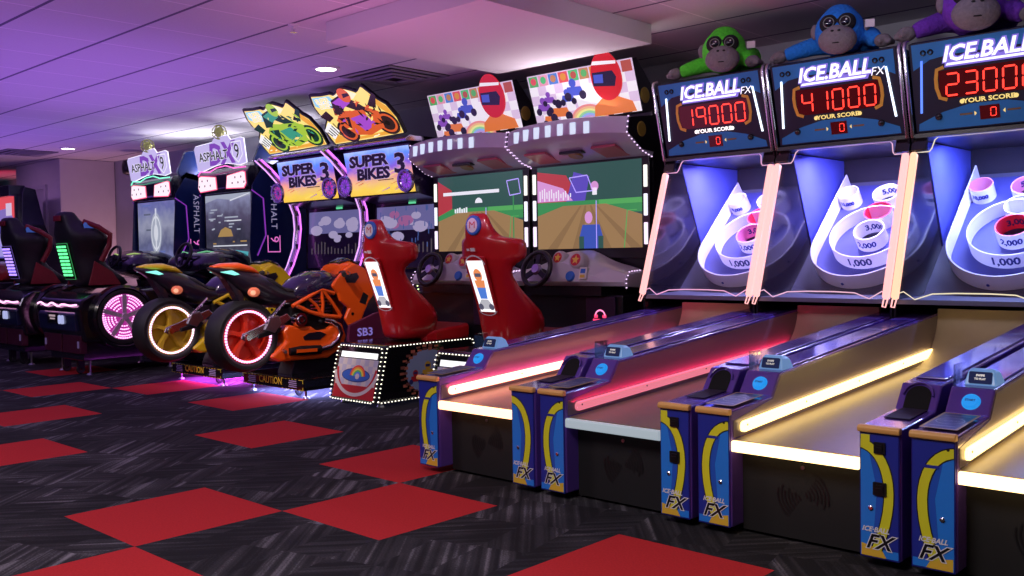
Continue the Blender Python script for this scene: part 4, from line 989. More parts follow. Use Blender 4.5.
    for sg in (-1, 1):
        MB().ball((sg*.105, -.20, .775), (.026, .050, .036), 16, 10).build('tail_lamp', pm('amber lens', (.7, .16, .08), .15, coat=.8, emit=(1, .25, .12), es=.35), tl, smooth=80)
        MB().ball((sg*.120, -.215, .772), (.014, .024, .020), 12, 8).build('tail_bulb', clear_red, tl, smooth=80)
        MB().prism([(-.44, .925), (-.36, .935), (-.30, .905), (-.34, .90)], sg*.075-.02, sg*.075+.02).build('marker_lamp', teal, tl, bevel=.004)
    MB().prism([(-.40, .89), (-.30, .74), (-.24, .62), (-.21, .63), (-.25, .76), (-.33, .90)], -.045, .045).build('plate_hanger', bk_dark, t, bevel=.008)
    loft([(.13, .68, .80, .10), (.20, .66, .865, .135), (.32, .66, .915, .155), (.46, .68, .92, .15), (.58, .70, .885, .125), (.68, .74, .845, .09)]).build('fuel_tank', bk_tank, t, smooth=60)
    # engine, trellis frame, clutch, belly, exhaust
    en = MB().box(-.10, .10, .10, .50, .42, .66).box(-.115, .115, .24, .44, .55, .74).build('engine_block', darkmetal, t, bevel=.02)
    for k in range(5): MB().box(-.125, .125, .27, .46, .60+.026*k, .61+.026*k).build('cooling_fin', chrome, en)
    ck = MB().lathe([(.001, .03), (.03, .03), (.034, .02), (.052, .02), (.056, 0), (.056, -.03), (.001, -.03)], (.135, .165, .555), ax, n=26).build('clutch_cover', chrome, t, smooth=40)
    MB().lathe([(.02, .031), (.027, .031), (.027, .036), (.02, .036)], (.135, .165, .555), ax, n=22, closed=True).build('clutch_ring', darkmetal, ck)
    h = lambda sg, *q: [(sg*.138, y, z) for y, z in q]
    for sg in (-1, 1):
        fr = MB(); fr.tube(h(sg, (.10, .66), (.24, .72), (.36, .775), (.48, .74)), .016, 8).tube(h(sg, (.13, .665), (.25, .61), (.37, .575), (.53, .555)), .016, 8)
        fr.tube(h(sg, (.36, .775), (.375, .67), (.365, .575)), .014, 8).tube(h(sg, (.38, .765), (.47, .66), (.54, .56)), .014, 8).tube(h(sg, (.24, .715), (.31, .66), (.365, .58)), .012, 8)
        fr.build('trellis_frame', frame_c, t, smooth=50)
    MB().prism([(-.09, .295), (-.02, .255), (.42, .245), (.55, .31), (.60, .40), (.56, .50), (.50, .53), (.42, .47), (.33, .46), (.27, .50), (.18, .50), (.06, .525), (.02, .47), (.045, .40)], -.135, .135).build('belly_fairing', paint_c, t, bevel=.022, seg=3)
    MB().slab(Plane((.136, 0, 0), (0, 1, 0), (0, 0, 1), (1, 0, 0)), [(.20, .40), (.34, .395), (.40, .43), (.34, .455), (.24, .45), (.19, .425)], -.002, .004).build('belly_badge', bk_dark, t)
    ex = MB().tube([(.145, .06, .325), (.15, .16, .325), (.15, .33, .32)], [.026, .036, .034], 14).build('muffler', darkmetal, t, smooth=50)
    MB().tube([(.15, .33, .32), (.155, .42, .335), (.155, .49, .375), (.15, .525, .43), (.148, .505, .49), (.14, .455, .525), (.12, .40, .54)], .021, 12).build('exhaust_pipe', chrome, ex, smooth=60)
    MB().slab(Plane((.185, 0, 0), (0, 1, 0), (0, 0, 1), (1, 0, 0)), [(.10, .315), (.28, .31), (.28, .335), (.10, .34)], -.004, .001).build('muffler_plate', paint_c, ex)
    # front fairing with nose, screen, bars
    side = [(.44, .80), (.50, .86), (.58, .93), (.66, .97), (.76, .93), (.87, .82), (.88, .74), (.80, .66), (.70, .48), (.62, .455), (.56, .54), (.60, .62), (.52, .68), (.50, .74)]
    for sg in (-1, 1):
        P = Plane((sg*.13, 0, 0), (0, 1, 0), (0, 0, 1), (sg, 0, 0))
        f = MB().slab(P, side, .0, .035).build('fairing_side', paint_c, t, bevel=.014, seg=3)
        MB().slab(P, [(.70, .66), (.76, .64), (.79, .71), (.74, .74)], .034, .037).build('fairing_vent', bk_dark, f)
        MB().slab(P, [(.56, .875), (.68, .895), (.70, .86), (.66, .815), (.58, .82)], .034, .039).build('fairing_louvre', bk_dark, f)
        MB().lathe([(.001, .004), (.012, .003), (.012, 0), (.001, 0)], P(.63, .575, .036), (sg, 0, 0), n=12).build('fairing_bolt', darkmetal, f)
    loft([(.56, .88, .965, .12), (.66, .82, 1.0, .14), (.78, .76, .965, .13), (.88, .73, .87, .09), (.93, .75, .81, .05)]).build('nose_cowl', paint_c, t, smooth=60)
    loft([(.58, .95, .985, .08), (.66, .97, 1.015, .095), (.76, .95, .985, .08), (.82, .91, .94, .05)]).build('wind_screen', blackgloss, t, smooth=60)
    for sg in (-1, 1):
        b = MB().tube([(sg*.07, .58, .90), (sg*.17, .55, .90), (sg*.27, .48, .885)], .013, 10).build('handlebar', darkmetal, t, smooth=60)
        MB().tube([(sg*.19, .535, .898), (sg*.28, .473, .884)], .019, 12).build('hand_grip', rubber, b, smooth=60)
        MB().tube([(sg*.15, .60, .905), (sg*.20, .59, .895), (sg*.27, .53, .88)], .006, 8).build('brake_lever', steel, b)
        MB().tube([(sg*.12, .02, .34), (sg*.19, .0, .33)], .012, 8).build('foot_peg', steel, t)
    MB().tube([(0, .70, .70), (0, .85, .45), (0, .92, .14)], .05, 12).build('fork_column', bk_dark, t, smooth=60)
    for o in [ty]+[q for q in bpy.data.objects if q.parent == ty]: o.data.transform(Matrix.Translation((0, .035, 0)))
    return t
b_or = pm('orange bike paint', (.95, .115, .008), .3, coat=.6); b_ye = pm('yellow bike paint', (.70, .50, .01), .3, coat=.6)
ring_p = em('pink led ring', (1, .50, .92), 2.0); ring_w = em('pale pink led ring', (1, .66, .92), 2.0)
motorcycle(-2.27, 'orange motorcycle ride with a pink lit rear wheel', b_or, pm('red wheel rim', (.75, .05, .02), .35, coat=.3), ring_p, (.35, .35, 1), b_or)
motorcycle(-3.40, 'yellow motorcycle ride behind the orange one', b_ye, pm('gold wheel rim', (.6, .42, .03), .35, coat=.3), ring_w, (.75, .08, 1), b_ye)

neon_v = em('violet neon', (.80, .18, 1), 1.5); neon_w = em('violet white neon', (.80, .40, 1), 1.2); neon_d = em('dim violet neon', (.35, .06, .75), 1.0)
tubechrome = pm('violet chrome', (.6, .55, .72), .18, 1.)
bcab = pm('motorcycle cabinet violet', (.022, .012, .06), .3, coat=.4)
art_sb = em_ramp('super bikes backlit print', [(0, (.95, .55, .06)), (.28, (.95, .70, .10)), (.52, (.75, .35, .30)), (.68, (.22, .12, .62)), (.85, (.10, .28, .85)), (1, (.45, .65, .95))], 2, 1.52, 1.98, .85, .12)
art_ink = em('print black ink', (.012, .01, .02), .3)
mqs = [em('sign yellow', (1, .78, .22), .95), em('sign pale yellow', (1, .92, .60), .95), em('sign orange', (.9, .42, .05), .9), em('sign sky', (.35, .75, .9), .85), em('sign black', (.02, .015, .01), .4), em('sign white', (.95, .95, .9), .95)]
bk_scr = [em('dim blue grey screen', (.13, .12, .30), .9), em('dim screen cloud', (.36, .31, .50), .9), em('dim screen ground', (.09, .07, .09), .8), em('dim screen blue', (.06, .10, .30), .8), em('dim screen pink', (.35, .12, .3), .8)]
def moto_cabinet(x, label, hero, hero2, hero3, scene):
    t = thing('motorcycle_cabinet', label, 'arcade game', (x, 3.60, 0), 'motorcycle cabinets')
    body = MB().prism([(.29, 0), (.29, .88), (.24, .92), (.26, 1.48), (.02, 1.53), (-.06, 1.93), (.45, 1.95), (.80, 1.80), (.80, 0)], -.425, .425).build('cabinet_body', bcab, t, bevel=.006)
    MB().box(-.40, .40, -.14, .29, .0, .70).build('front_console', bcab, t, bevel=.01)
    for sg in (-1, 1): MB().slab(Plane((sg*.43, 0, 0), (0, 1, 0), (0, 0, 1), (sg, 0, 0)), [(-.72, .34), (-.70, .50), (-.45, .58), (.29, .70), (.29, .26), (-.30, .26)], -.03, .0).build('side_wing', pm('wing plum', (.10, .012, .05), .3, coat=.4), t, bevel=.008)
    PSB = Plane((.4315, -.555, .438), (0, 1, 0), (0, 0, 1), (1, 0, 0))
    MB().text(PSB, 'SB3', .085, .0, .0, .002, 0, bold=.002, sx=1.2).build('side_lettering', em('SB3 lettering', (.30, .22, .75), .6), t)
    PK = Plane((0, -.141, .38), (1, 0, 0), (0, 0, 1), (0, -1, 0))
    # monitor
    PS = Plane((0, .245, .93), (1, 0, 0), (0, .015, .55), (0, -1, .03)); 
    bz = MB().slab(PS, [(-.455, -.02), (.455, -.02), (.455, .56), (-.455, .56)], -.02, .0).build('screen_bezel', blackgloss, t)
    s = MB(); s.rect(PS, -.40, .40, .02, .52, .002, 0)
    rnd = random.Random(3 if scene else 5)
    s.poly(PS, [(-.40, .02), (.40, .02), (.40, .12), (.1, .17), (-.4, .14)], .0026, 2)
    for i in range(12):
        u, v, r = rnd.uniform(-.30, .30), rnd.uniform(.25, .45), rnd.uniform(.04, .10)
        s.disc(PS, u, v, r, .0026+.0003*i, 1 if (not scene or i % 3) else 4, n=12, r2=r*.5)
    for i in range(14):
        u = -.36+.052*i; s.rect(PS, u, u+.016, .12, .16+rnd.uniform(0, .08), .007, 2)
    if scene:
        for i in range(30):
            u, v = rnd.uniform(-.38, .36), rnd.uniform(.15, .48); s.rect(PS, u, u+.012, v, v+.04, .0072, 3)
    s.build('screen', bk_scr, bz)
    MB().slab(PS, [(.03, .535), (.12, .535), (.12, .555), (.03, .555)], 0, .006).build('status_lamp', em('green status', (.15, .8, .4), .8), bz)
    # lit title panel
    PT = Plane((0, -.005, 1.54), (1, 0, 0), (0, -.07, .37), (0, -.37, -.07))
    tp = MB().slab(PT, [(-.428, -.005), (.428, -.005), (.428, .385), (-.428, .385)], -.03, 0).build('title_panel', bcab, t)
    MB().rect(PT, -.425, .425, .0, .375, .002, 0).build('title_print', art_sb, tp)
    rs = random.Random(9)
    stk = MB()
    for i in range(16):
        u, v = rs.uniform(-.40, .25), rs.uniform(.01, .33); L_ = rs.uniform(.06, .20)
        stk.poly(PT, [(u, v), (u+L_, v+L_*.22), (u+L_, v+L_*.22+.008), (u, v+.003)], .0024+.0001*i, i % 3)
    stk.build('speed_streaks', [em('streak violet', (.30, .10, .70), .8), em('streak amber', (1, .75, .2), .9), em('streak rust', (.55, .2, .08), .8)], tp)
    ti = MB()
    for z, mi, bo in ((.003, 1, .0105), (.0045, 0, .0062)):
        ti.text(PT, 'SUPER', .125, -.12, .285, z, mi, bold=bo, shear=.12, sx=1.5, sp=.95).text(PT, 'BIKES', .125, -.08, .175, z, mi, bold=bo, shear=.12, sx=1.5, sp=.95).text(PT, '3', .22, .275, .235, z, mi, bold=bo, shear=.12, sx=1.45)
    ti.rect(PT, -.02, .18, .115, .122, .004, 0)
    ti.build('title_lettering', [art_ink, em('title glow', (.55, .42, .75), .7)], tp)
    for u in (-.40, .40):
        P = Plane((u, -.075, 1.625), (1, 0, 0), (0, -.1, 1), (0, -1, -.1))
        w = MB().lathe([(.06, .0), (.09, .0), (.096, .012), (.09, .03), (.074, .03), (.07, .018), (.06, .012)], P(0, 0), P.n, n=30, closed=True).lathe([(.001, .024), (.016, .024), (.02, .012), (.001, .012)], P(0, 0), P.n, n=14)
        for k in range(10):
            a = 2*PI*k/10; d = lambda r, q: (r*math.cos(a+q), r*math.sin(a+q))
            w.slab(P, [d(.016, -.3), d(.016, .3), d(.072, .10), d(.072, -.10)], .010, .018)
        w_ = w.build('wheel_ornament', tubechrome, t)
        MB().disc(P, 0, 0, .068, .004, 0).build('ornament_glow', neon_d if x > -3 else em('pink ornament glow', (.7, .05, .35), 1.0), w_)
    # top shelf
    MB().prism([(-.14, 1.935), (-.15, 1.955), (-.10, 1.985), (.30, 1.985), (.30, 1.935)], -.472, .472).build('top_shelf', tubechrome, t, bevel=.006)
    # bowed side arches: chrome, then neon
    ac = [(-.24, 1.935), (-.13, 1.85), (.01, 1.72), (.10, 1.60), (.165, 1.44), (.175, 1.30), (.15, 1.12), (.08, .95), (-.02, .78)]
    for sg in (-1,):
        a = MB().tube([(sg*.480, y, z) for y, z in ac], .020, 10).build('arch_tube', tubechrome, t, smooth=60)
        if sg < 0: MB().tube([(sg*.446, y+.012, z-.004) for y, z in ac], .009, 8).build('arch_neon', neon_v, a)
        if sg < 0: MB().tube([(sg*.505, y-.02, z-.01) for y, z in ac], .007, 8).build('arch_neon', neon_w, a)
        for k in range(1, 8):
            MB().prism([(ac[k][0]-.012, ac[k][1]-.02), (ac[k][0]+.018, ac[k][1]-.02), (ac[k][0]+.018, ac[k][1]+.03), (ac[k][0]-.012, ac[k][1]+.03)], min(sg*.446, sg*.48), max(sg*.446, sg*.48)).build('arch_rung', bcab, a)
    # cut-out sign on top, leaning towards the aisle
    PM = Plane((0, -.11, 1.985), (1, 0, 0), (0, -.33, .355), (0, -.355, -.33))
    o = [(-.372, .503), (-.24, .488), (-.121, .488), (-.08, .467), (0, .50), (.094, .511), (.162, .483), (.209, .457), (.25, .47), (.30, .50), (.318, .489), (.35, .435), (.396, .357), (.455, .30), (.481, .167), (.447, .016), (0.0, .005), (-.489, .003), (-.496, .065), (-.496, .135), (-.448, .198), (-.39, .24), (-.368, .27), (-.418, .32), (-.42, .40)]
    sg_ = MB().slab(PM, [(u*1.01, v*1.02) for u, v in o], -.022, 0).build('sign_board', black, t)
    a = MB(); a.poly(PM, [(u*.965, .008+v*.965) for u, v in o], .002, 0)
    a.poly(PM, [(-.36, .48), (-.14, .468), (-.12, .43), (-.15, .35), (-.33, .37), (-.39, .40)], .003, 3)
    for z, mi, bo in ((.0036, 5, .006), (.0042, 0, .0015)):
        a.text(PM, 'SUPER', .062, -.26, .435, z, mi, bold=bo, shear=.1).text(PM, 'BIKES 3', .058, -.245, .385, z, mi, bold=bo, shear=.1)
    a.poly(PM, [(-.47, .02), (.42, .03), (.44, .12), (.2, .06), (-.1, .05), (-.40, .10)], .0028, 2).poly(PM, [(.33, .42), (.44, .28), (.46, .17), (.40, .22), (.34, .30)], .0028, 2).poly(PM, [(-.10, .46), (.10, .495), (.20, .44), (.12, .40)], .0028, 1)
    # rider leaning over a racing bike
    PM0 = PM; PM = lambda u, v, h=0: PM0(.06+(u-.05)*1.22, .25+(v-.235)*1.08, h)
    for u, v, r in ((.27, .13, .105), (-.16, .11, .10)):
        a.disc(PM, u, v, r, .0046, 8, n=26).arc(PM, u, v, r*.62, r*.80, 0, 2*PI, .0052, 6, n=26).disc(PM, u, v, r*.22, .0054, 4, n=12)
    a.poly(PM, [(-.20, .22), (-.10, .30), (.02, .28), (.16, .30), (.26, .24), (.22, .10), (.05, .05), (-.10, .07)], .0058, 6)
    a.poly(PM, [(-.05, .22), (.10, .24), (.17, .14), (.02, .09)], .0062, 7).poly(PM, [(-.17, .24), (-.05, .235), (-.10, .13)], .0062, 8)
    a.poly(PM, [(-.18, .27), (-.12, .40), (.0, .43), (.10, .36), (.18, .27), (.06, .28), (-.02, .33), (-.10, .27)], .0066, 8).poly(PM, [(-.12, .38), (-.02, .41), (.05, .35), (-.06, .31)], .0070, 7)
    a.disc(PM, .04, .42, .058, .0074, 6, n=18, r2=.064).poly(PM, [(.02, .40), (.095, .41), (.09, .435), (.03, .435)], .0080, 8)
    a.poly(PM, [(.19, .30), (.31, .40), (.33, .37), (.26, .27)], .0062, 8).poly(PM, [(-.40, .15), (-.30, .22), (-.24, .13), (-.35, .06)], .0060, 5)
    for i in range(5): a.poly(PM, [(-.385+.03*i, .13+.018*i), (-.375+.03*i, .137+.018*i), (-.345+.03*i, .095+.0*i), (-.355+.03*i, .088)], .0066, 8)
    a.poly(PM, [(-.34, .28), (-.24, .32), (-.21, .25), (-.28, .22)], .006, 8)
    rs = random.Random(int(-x*100))
    for i in range(46):
        u, v = rs.uniform(-.22, .36), rs.uniform(.08, .40); q = rs.uniform(0, 6.28); L_ = rs.uniform(.015, .05)
        du, dv = L_*math.cos(q), L_*math.sin(q)
        a.poly(PM0, [(u-du, v-dv), (u+dv*.3, v-du*.3), (u+du, v+dv), (u-dv*.3, v+du*.3)], .0076+.00003*i, rs.choice([6, 7, 8, 8, 4, 0]))
    for i in range(26):
        u, v = rs.uniform(-.44, .40), rs.uniform(.02, .16); L_ = rs.uniform(.02, .07)
        a.poly(PM0, [(u, v), (u+L_, v+.006), (u+L_*.8, v+.018), (u+.01, v+.012)], .0036+.00002*i, rs.choice([1, 2, 0]))
    a.build('sign_artwork', mqs+[hero, hero2, hero3], sg_)
    return t
sd = em('sign deep shade', (.045, .02, .02), .6)
moto_cabinet(-2.375, 'motorcycle game cabinet whose sign shows a red and purple rider', em('sign rider red', (.75, .12, .03), .9), em('sign rider purple', (.40, .08, .60), .9), sd, True)
moto_cabinet(-3.40, 'motorcycle game cabinet whose sign shows a green rider', em('sign rider green', (.40, .62, .05), .9), em('sign rider teal', (.05, .35, .22), .9), em('sign rider dark green', (.01, .06, .035), .6), False)
# ------------------------------------------------------------- street racing cabinets and their car units
acab = pm('racing cabinet black', (.008, .008, .018), .2, coat=.6)
anavy = pm('racing cabinet navy', (.008, .02, .10), .25, coat=.5)
frost = em('frosted lilac plate', (.68, .60, .95), .75)
edge_l = em('lit plate edge', (.9, .86, 1), 1.5)
print_p = em('lit purple print', (.26, .08, .55), .75); print_w = em('lit silver print', (.88, .86, .95), .9); print_k = em('dark print', (.03, .02, .06), .3)
lampw = em('headlamp panel', (1, .86, .90), 1.02); lampd = em('headlamp dots', (.35, .2, .3), .4); lampr = em('headlamp rim', (1, .12, .25), 1.2)
a_scr = [em('racing screen grey', (.13, .15, .22), .8), em('racing screen pale', (.42, .46, .56), .8), em('racing screen dark', (.035, .04, .07), .8), em('racing screen cyan', (.08, .40, .45), .9), em('racing screen gold', (.45, .28, .10), .8), em('racing screen white', (.75, .78, .85), .8), em('racing screen blue', (.15, .20, .50), .8)]
def race_cabinet(x, label, scene, brow):
    t = thing('street_racing_cabinet', label, 'arcade game', (x, 3.66, 0), 'street racing cabinets')
    MB().prism([(.03, 0), (.03, 1.93), (.12, 2.0), (.55, 1.9), (.72, 1.6), (.72, 0)], -.49, .49).build('cabinet_body', acab, t, bevel=.008)
    bz = MB().box(-.475, .475, .0, .03, .90, 1.71).build('screen_bezel', blackgloss, t, bevel=.004)
    PS = Plane((0, -.001, .95), (1, 0, 0), (0, 0, 1), (0, -1, 0)); s = MB()
    s.rect(PS, -.44, .44, 0, .735, .001, 7)
    rnd = random.Random(11+scene)
    if scene:
        s.poly(PS, [(-.44, .66), (-.2, .70), (.1, .67), (.44, .71), (.44, .735), (-.44, .735)], .0016, 1)
        for i in range(16): u, v = rnd.uniform(-.40, .3), rnd.uniform(.22, .58); s.rect(PS, u, u+rnd.uniform(.02, .14), v, v+.014, .002, 4 if v < .36 else 1)
        s.rect(PS, -.06, .20, .49, .505, .0024, 1).rect(PS, -.02, .26, .455, .467, .0024, 5).rect(PS, -.30, .36, .20, .212, .002, 5)
        s.poly(PS, [(.06, .02), (.34, .02), (.38, .14), (.14, .16)], .0026, 3).rect(PS, -.40, .05, .02, .17, .0018, 0).rect(PS, -.28, .0, .10, .13, .0028, 5)
        s.poly(PS, [(-.20, .30), (.10, .30), (.06, .37), (-.05, .40), (-.14, .37)], .003, 4)
        s.poly(PS, [(.05, .66), (.42, .72), (.42, .73), (.05, .675)], .0026, 5)
    else:
        for i in range(7): u, v = rnd.uniform(-.34, .2), rnd.uniform(.1, .7); s.rect(PS, u, u+rnd.uniform(.08, .2), v, v+.02, .0014+.0002*i, 6 if i % 2 else 0)
        s.disc(PS, 0, .38, .13, .004, 1, n=24, r2=.23).arc(PS, 0, .38, .10, .115, 0, 2*PI, .0045, 5, n=28, k=1.7).rect(PS, -.015, .015, .12, .66, .005, 5).disc(PS, 0, .38, .05, .0055, 5, n=16, r2=.10)
        s.rect(PS, -.42, .42, .0, .08, .005, 6)
    s.build('screen', a_scr+[em_ramp(f'racing backdrop {scene}', ([(0, (.10, .10, .13)), (.35, (.03, .03, .05)), (.6, (.08, .07, .12)), (.8, (.20, .22, .32)), (1, (.30, .32, .45))] if scene else [(0, (.22, .24, .45)), (.3, (.10, .11, .20)), (.55, (.28, .30, .38)), (.8, (.12, .14, .30)), (1, (.22, .20, .42))]), 2, 1.1, 2.0, .9, .35)], bz)
    # brow with two lit panels
    br = MB().prism([(-.03, 1.70), (-.06, 1.74), (-.06, 1.88), (-.02, 1.95), (.10, 1.96), (.10, 1.70)], -.48, .48).build('brow', acab, t, bevel=.01)
    PB2 = Plane((0, -.061, 1.74), (1, 0, 0), (0, 0, 1), (0, -1, 0))
    for sg in (-1, 1):
        q = [(sg*.10, .0), (sg*.42, -.012), (sg*.46, .03), (sg*.445, .135), (sg*.40, .145), (sg*.12, .12)]
        if sg < 0: q = q[::-1]
        c = (sum(u for u, v in q)/6, sum(v for u, v in q)/6)
        l = MB().slab(PB2, [(c[0]+(u-c[0])*1.06, c[1]+(v-c[1])*1.12) for u, v in q], 0, .004, 1).slab(PB2, q, .003, .007, 0)
        for i in range(5): l.disc(PB2, c[0]-.11+.055*i, c[1]+.045*((i % 2)*2-1)*.6, .013, .0078, 2, n=8)
        l.build('brow_lamp', [lampw, lampr, lampd], br)
    MB().tube([(-.48, -.055, 1.90), (-.40, -.07, 1.935), (-.22, -.07, 1.92), (-.08, -.07, 1.955), (.10, -.07, 1.965), (.25, -.07, 1.93), (.46, -.06, 1.93)], .0065, 8).build('brow_neon', brow, br)
    # edge-lit marquee
    PM = Plane((0, -.045, 1.965), (1, 0, 0), (0, -.04, .27), (0, -.27, -.04)); o = [(-.475, -.01), (-.40, -.025), (-.1, .02), (.1, .03), (.35, -.005), (.475, .01), (.485, .245), (.43, .26), (.25, .25), (.20, .30), (-.05, .30), (-.12, .255), (-.46, .24), (-.49, .215)]
    mq_ = MB().slab(PM, o, 0, .014).build('marquee_plate', frost, t)
    MB().tube([PM(u, v, .007) for u, v in o], .006, 6, closed=True).build('marquee_edge', edge_l, mq_)
    tx = MB()
    tx.text(PM, 'DX', .29, .02, .12, .016, 0, bold=.012, shear=.2, sx=1.15)
    for z, mi, bo in ((.018, 1, .006), (.0195, 2, .0015)): tx.text(PM, 'ASPHALT', .125, -.12, .115, z, mi, bold=bo+.001, sx=1.1).text(PM, '9', .20, .34, .125, z, mi, bold=bo, sx=1.0)
    sh = [(.25, .225), (.43, .225), (.43, .09), (.34, .02), (.25, .09)]
    for i in range(5): tx.poly(PM, band([sh[i], sh[(i+1) % 5]], .012), .017, 1)
    tx.build('marquee_lettering', [print_p, print_w, print_k], mq_)
    g = MB(); gc = PM(.05, .345, .007)
    for k in range(3):
        a = PI*k/3; g.tube([gc+(PM.ux*math.cos(q)*math.cos(a)+PM.n*math.cos(q)*math.sin(a)+PM.uy*math.sin(q))*.07 for q in [2*PI*i/20 for i in range(20)]], .006, 6, closed=True)
    g.tube([gc+(PM.ux*math.cos(q)+PM.n*math.sin(q))*.07 for q in [2*PI*i/20 for i in range(20)]], .006, 6, closed=True).ball(gc, .052, 14, 10)
    g.build('globe_ornament', pm('olive globe', (.30, .30, .10), .3, .3, emit=(.35, .36, .12), es=.25), mq_)
    for sg in (-1, 1):
        MB().slab(Plane((sg*.47, .02, 2.0), (0, 1, 0), (0, 0, 1), (sg, 0, 0)), [(0, 0), (.10, .22), (.32, .25), (.38, .05), (.25, -.10), (.05, -.12)], -.02, .02).build('top_fin', anavy, t, bevel=.006)
        # side wings with the vertical title
        w = MB().slab(Plane((sg*.49, 0, 0), (0, 1, 0), (0, 0, 1), (sg, 0, 0)), [(-.02, .80), (-.06, 1.1), (-.02, 1.75), (.10, 1.93), (.68, 1.80), (.70, .3), (.10, .3)], .0, .012).build('side_wing', anavy, t, bevel=.004)
        P = Plane((sg*.5035, .22, 1.30), (0, sg*1, 0), (0, 0, 1), (sg, 0, 0))
        MB().text(P, 'ASPHALT', .098, .0, .23, .0, 0, rot=-PI/2, sp=1.1).text(P, '9', .14, .0, -.09, .0, 1, rot=-PI/2).rect(P, -.08, .07, -.22, -.21, .0, 1).rect(P, -.08, -.07, -.22, -.05, .0, 1).rect(P, .06, .07, -.22, -.05, .0, 1).build('side_lettering', [em('side lettering lilac', (.45, .42, .72), .55), em('side lettering pink', (.85, .2, .7), .8)], w)
        MB().tube([(sg*.508, -.03, 1.70), (sg*.508, .10, 1.62), (sg*.508, .12, 1.25), (sg*.508, .02, 1.05)], .007, 8).build('side_neon', em('very dim violet neon', (.3, .05, .6), .6), w)
    # dashboard hood, wheel and pedal box
    MB().box(-.42, .42, -.42, .0, .0, .74).build('pedal_box', acab, t, bevel=.02)
    ds = MB().loft([ell(y, z, h, w, 16, 3) for y, z, h, w in ((-.50, .95, .05, .36), (-.44, .97, .10, .44), (-.30, .98, .15, .47), (-.12, .96, .17, .46), (.0, .94, .16, .42))]).build('dashboard_hood', acab, t, smooth=60)
    for sg in (-1, 1):
        MB().tube([(sg*.10, -.40, 1.085), (sg*.24, -.38, 1.10), (sg*.38, -.32, 1.075), (sg*.42, -.18, 1.05)], .006, 8).build('hood_light_line', em('green hood line', (.25, .9, .4), .5) if scene else em('lime hood line', (.6, .9, .25), .6), ds)
    q = Plane((.0, -.50, 1.06), (1, 0, 0), (0, .35, 1), (0, -1, .35))
    sw = MB().tube([q(.135*math.cos(a), .125*math.sin(a)) for a in [2*PI*i/30 for i in range(30)]], .016, 10, closed=True).build('steering_wheel', black, t, smooth=60)
    for a in (0, PI, PI*1.5): MB().slab(q, [(.02*math.cos(a+1.3), .02*math.sin(a+1.3)), (.13*math.cos(a+.12), .122*math.sin(a+.12)), (.13*math.cos(a-.12), .122*math.sin(a-.12)), (.02*math.cos(a-1.3), .02*math.sin(a-1.3))], -.006, .006).build('wheel_spoke', darkmetal, sw)
    MB().lathe([(.001, .015), (.03, .012), (.035, -.01), (.001, -.10)], q(0, 0), q.n, n=18).build('wheel_hub', darkmetal, sw)
    return t
race_cabinet(-4.95, 'street racing cabinet with a menu on its screen, beside the motorcycle cabinets', 1, em('pink brow neon', (1, .15, .6), 1.3))
race_cabinet(-6.50, 'street racing cabinet with a glowing crest on its screen, beside the wall speaker', 0, em('green brow neon', (.2, 1, .6), 1.3))

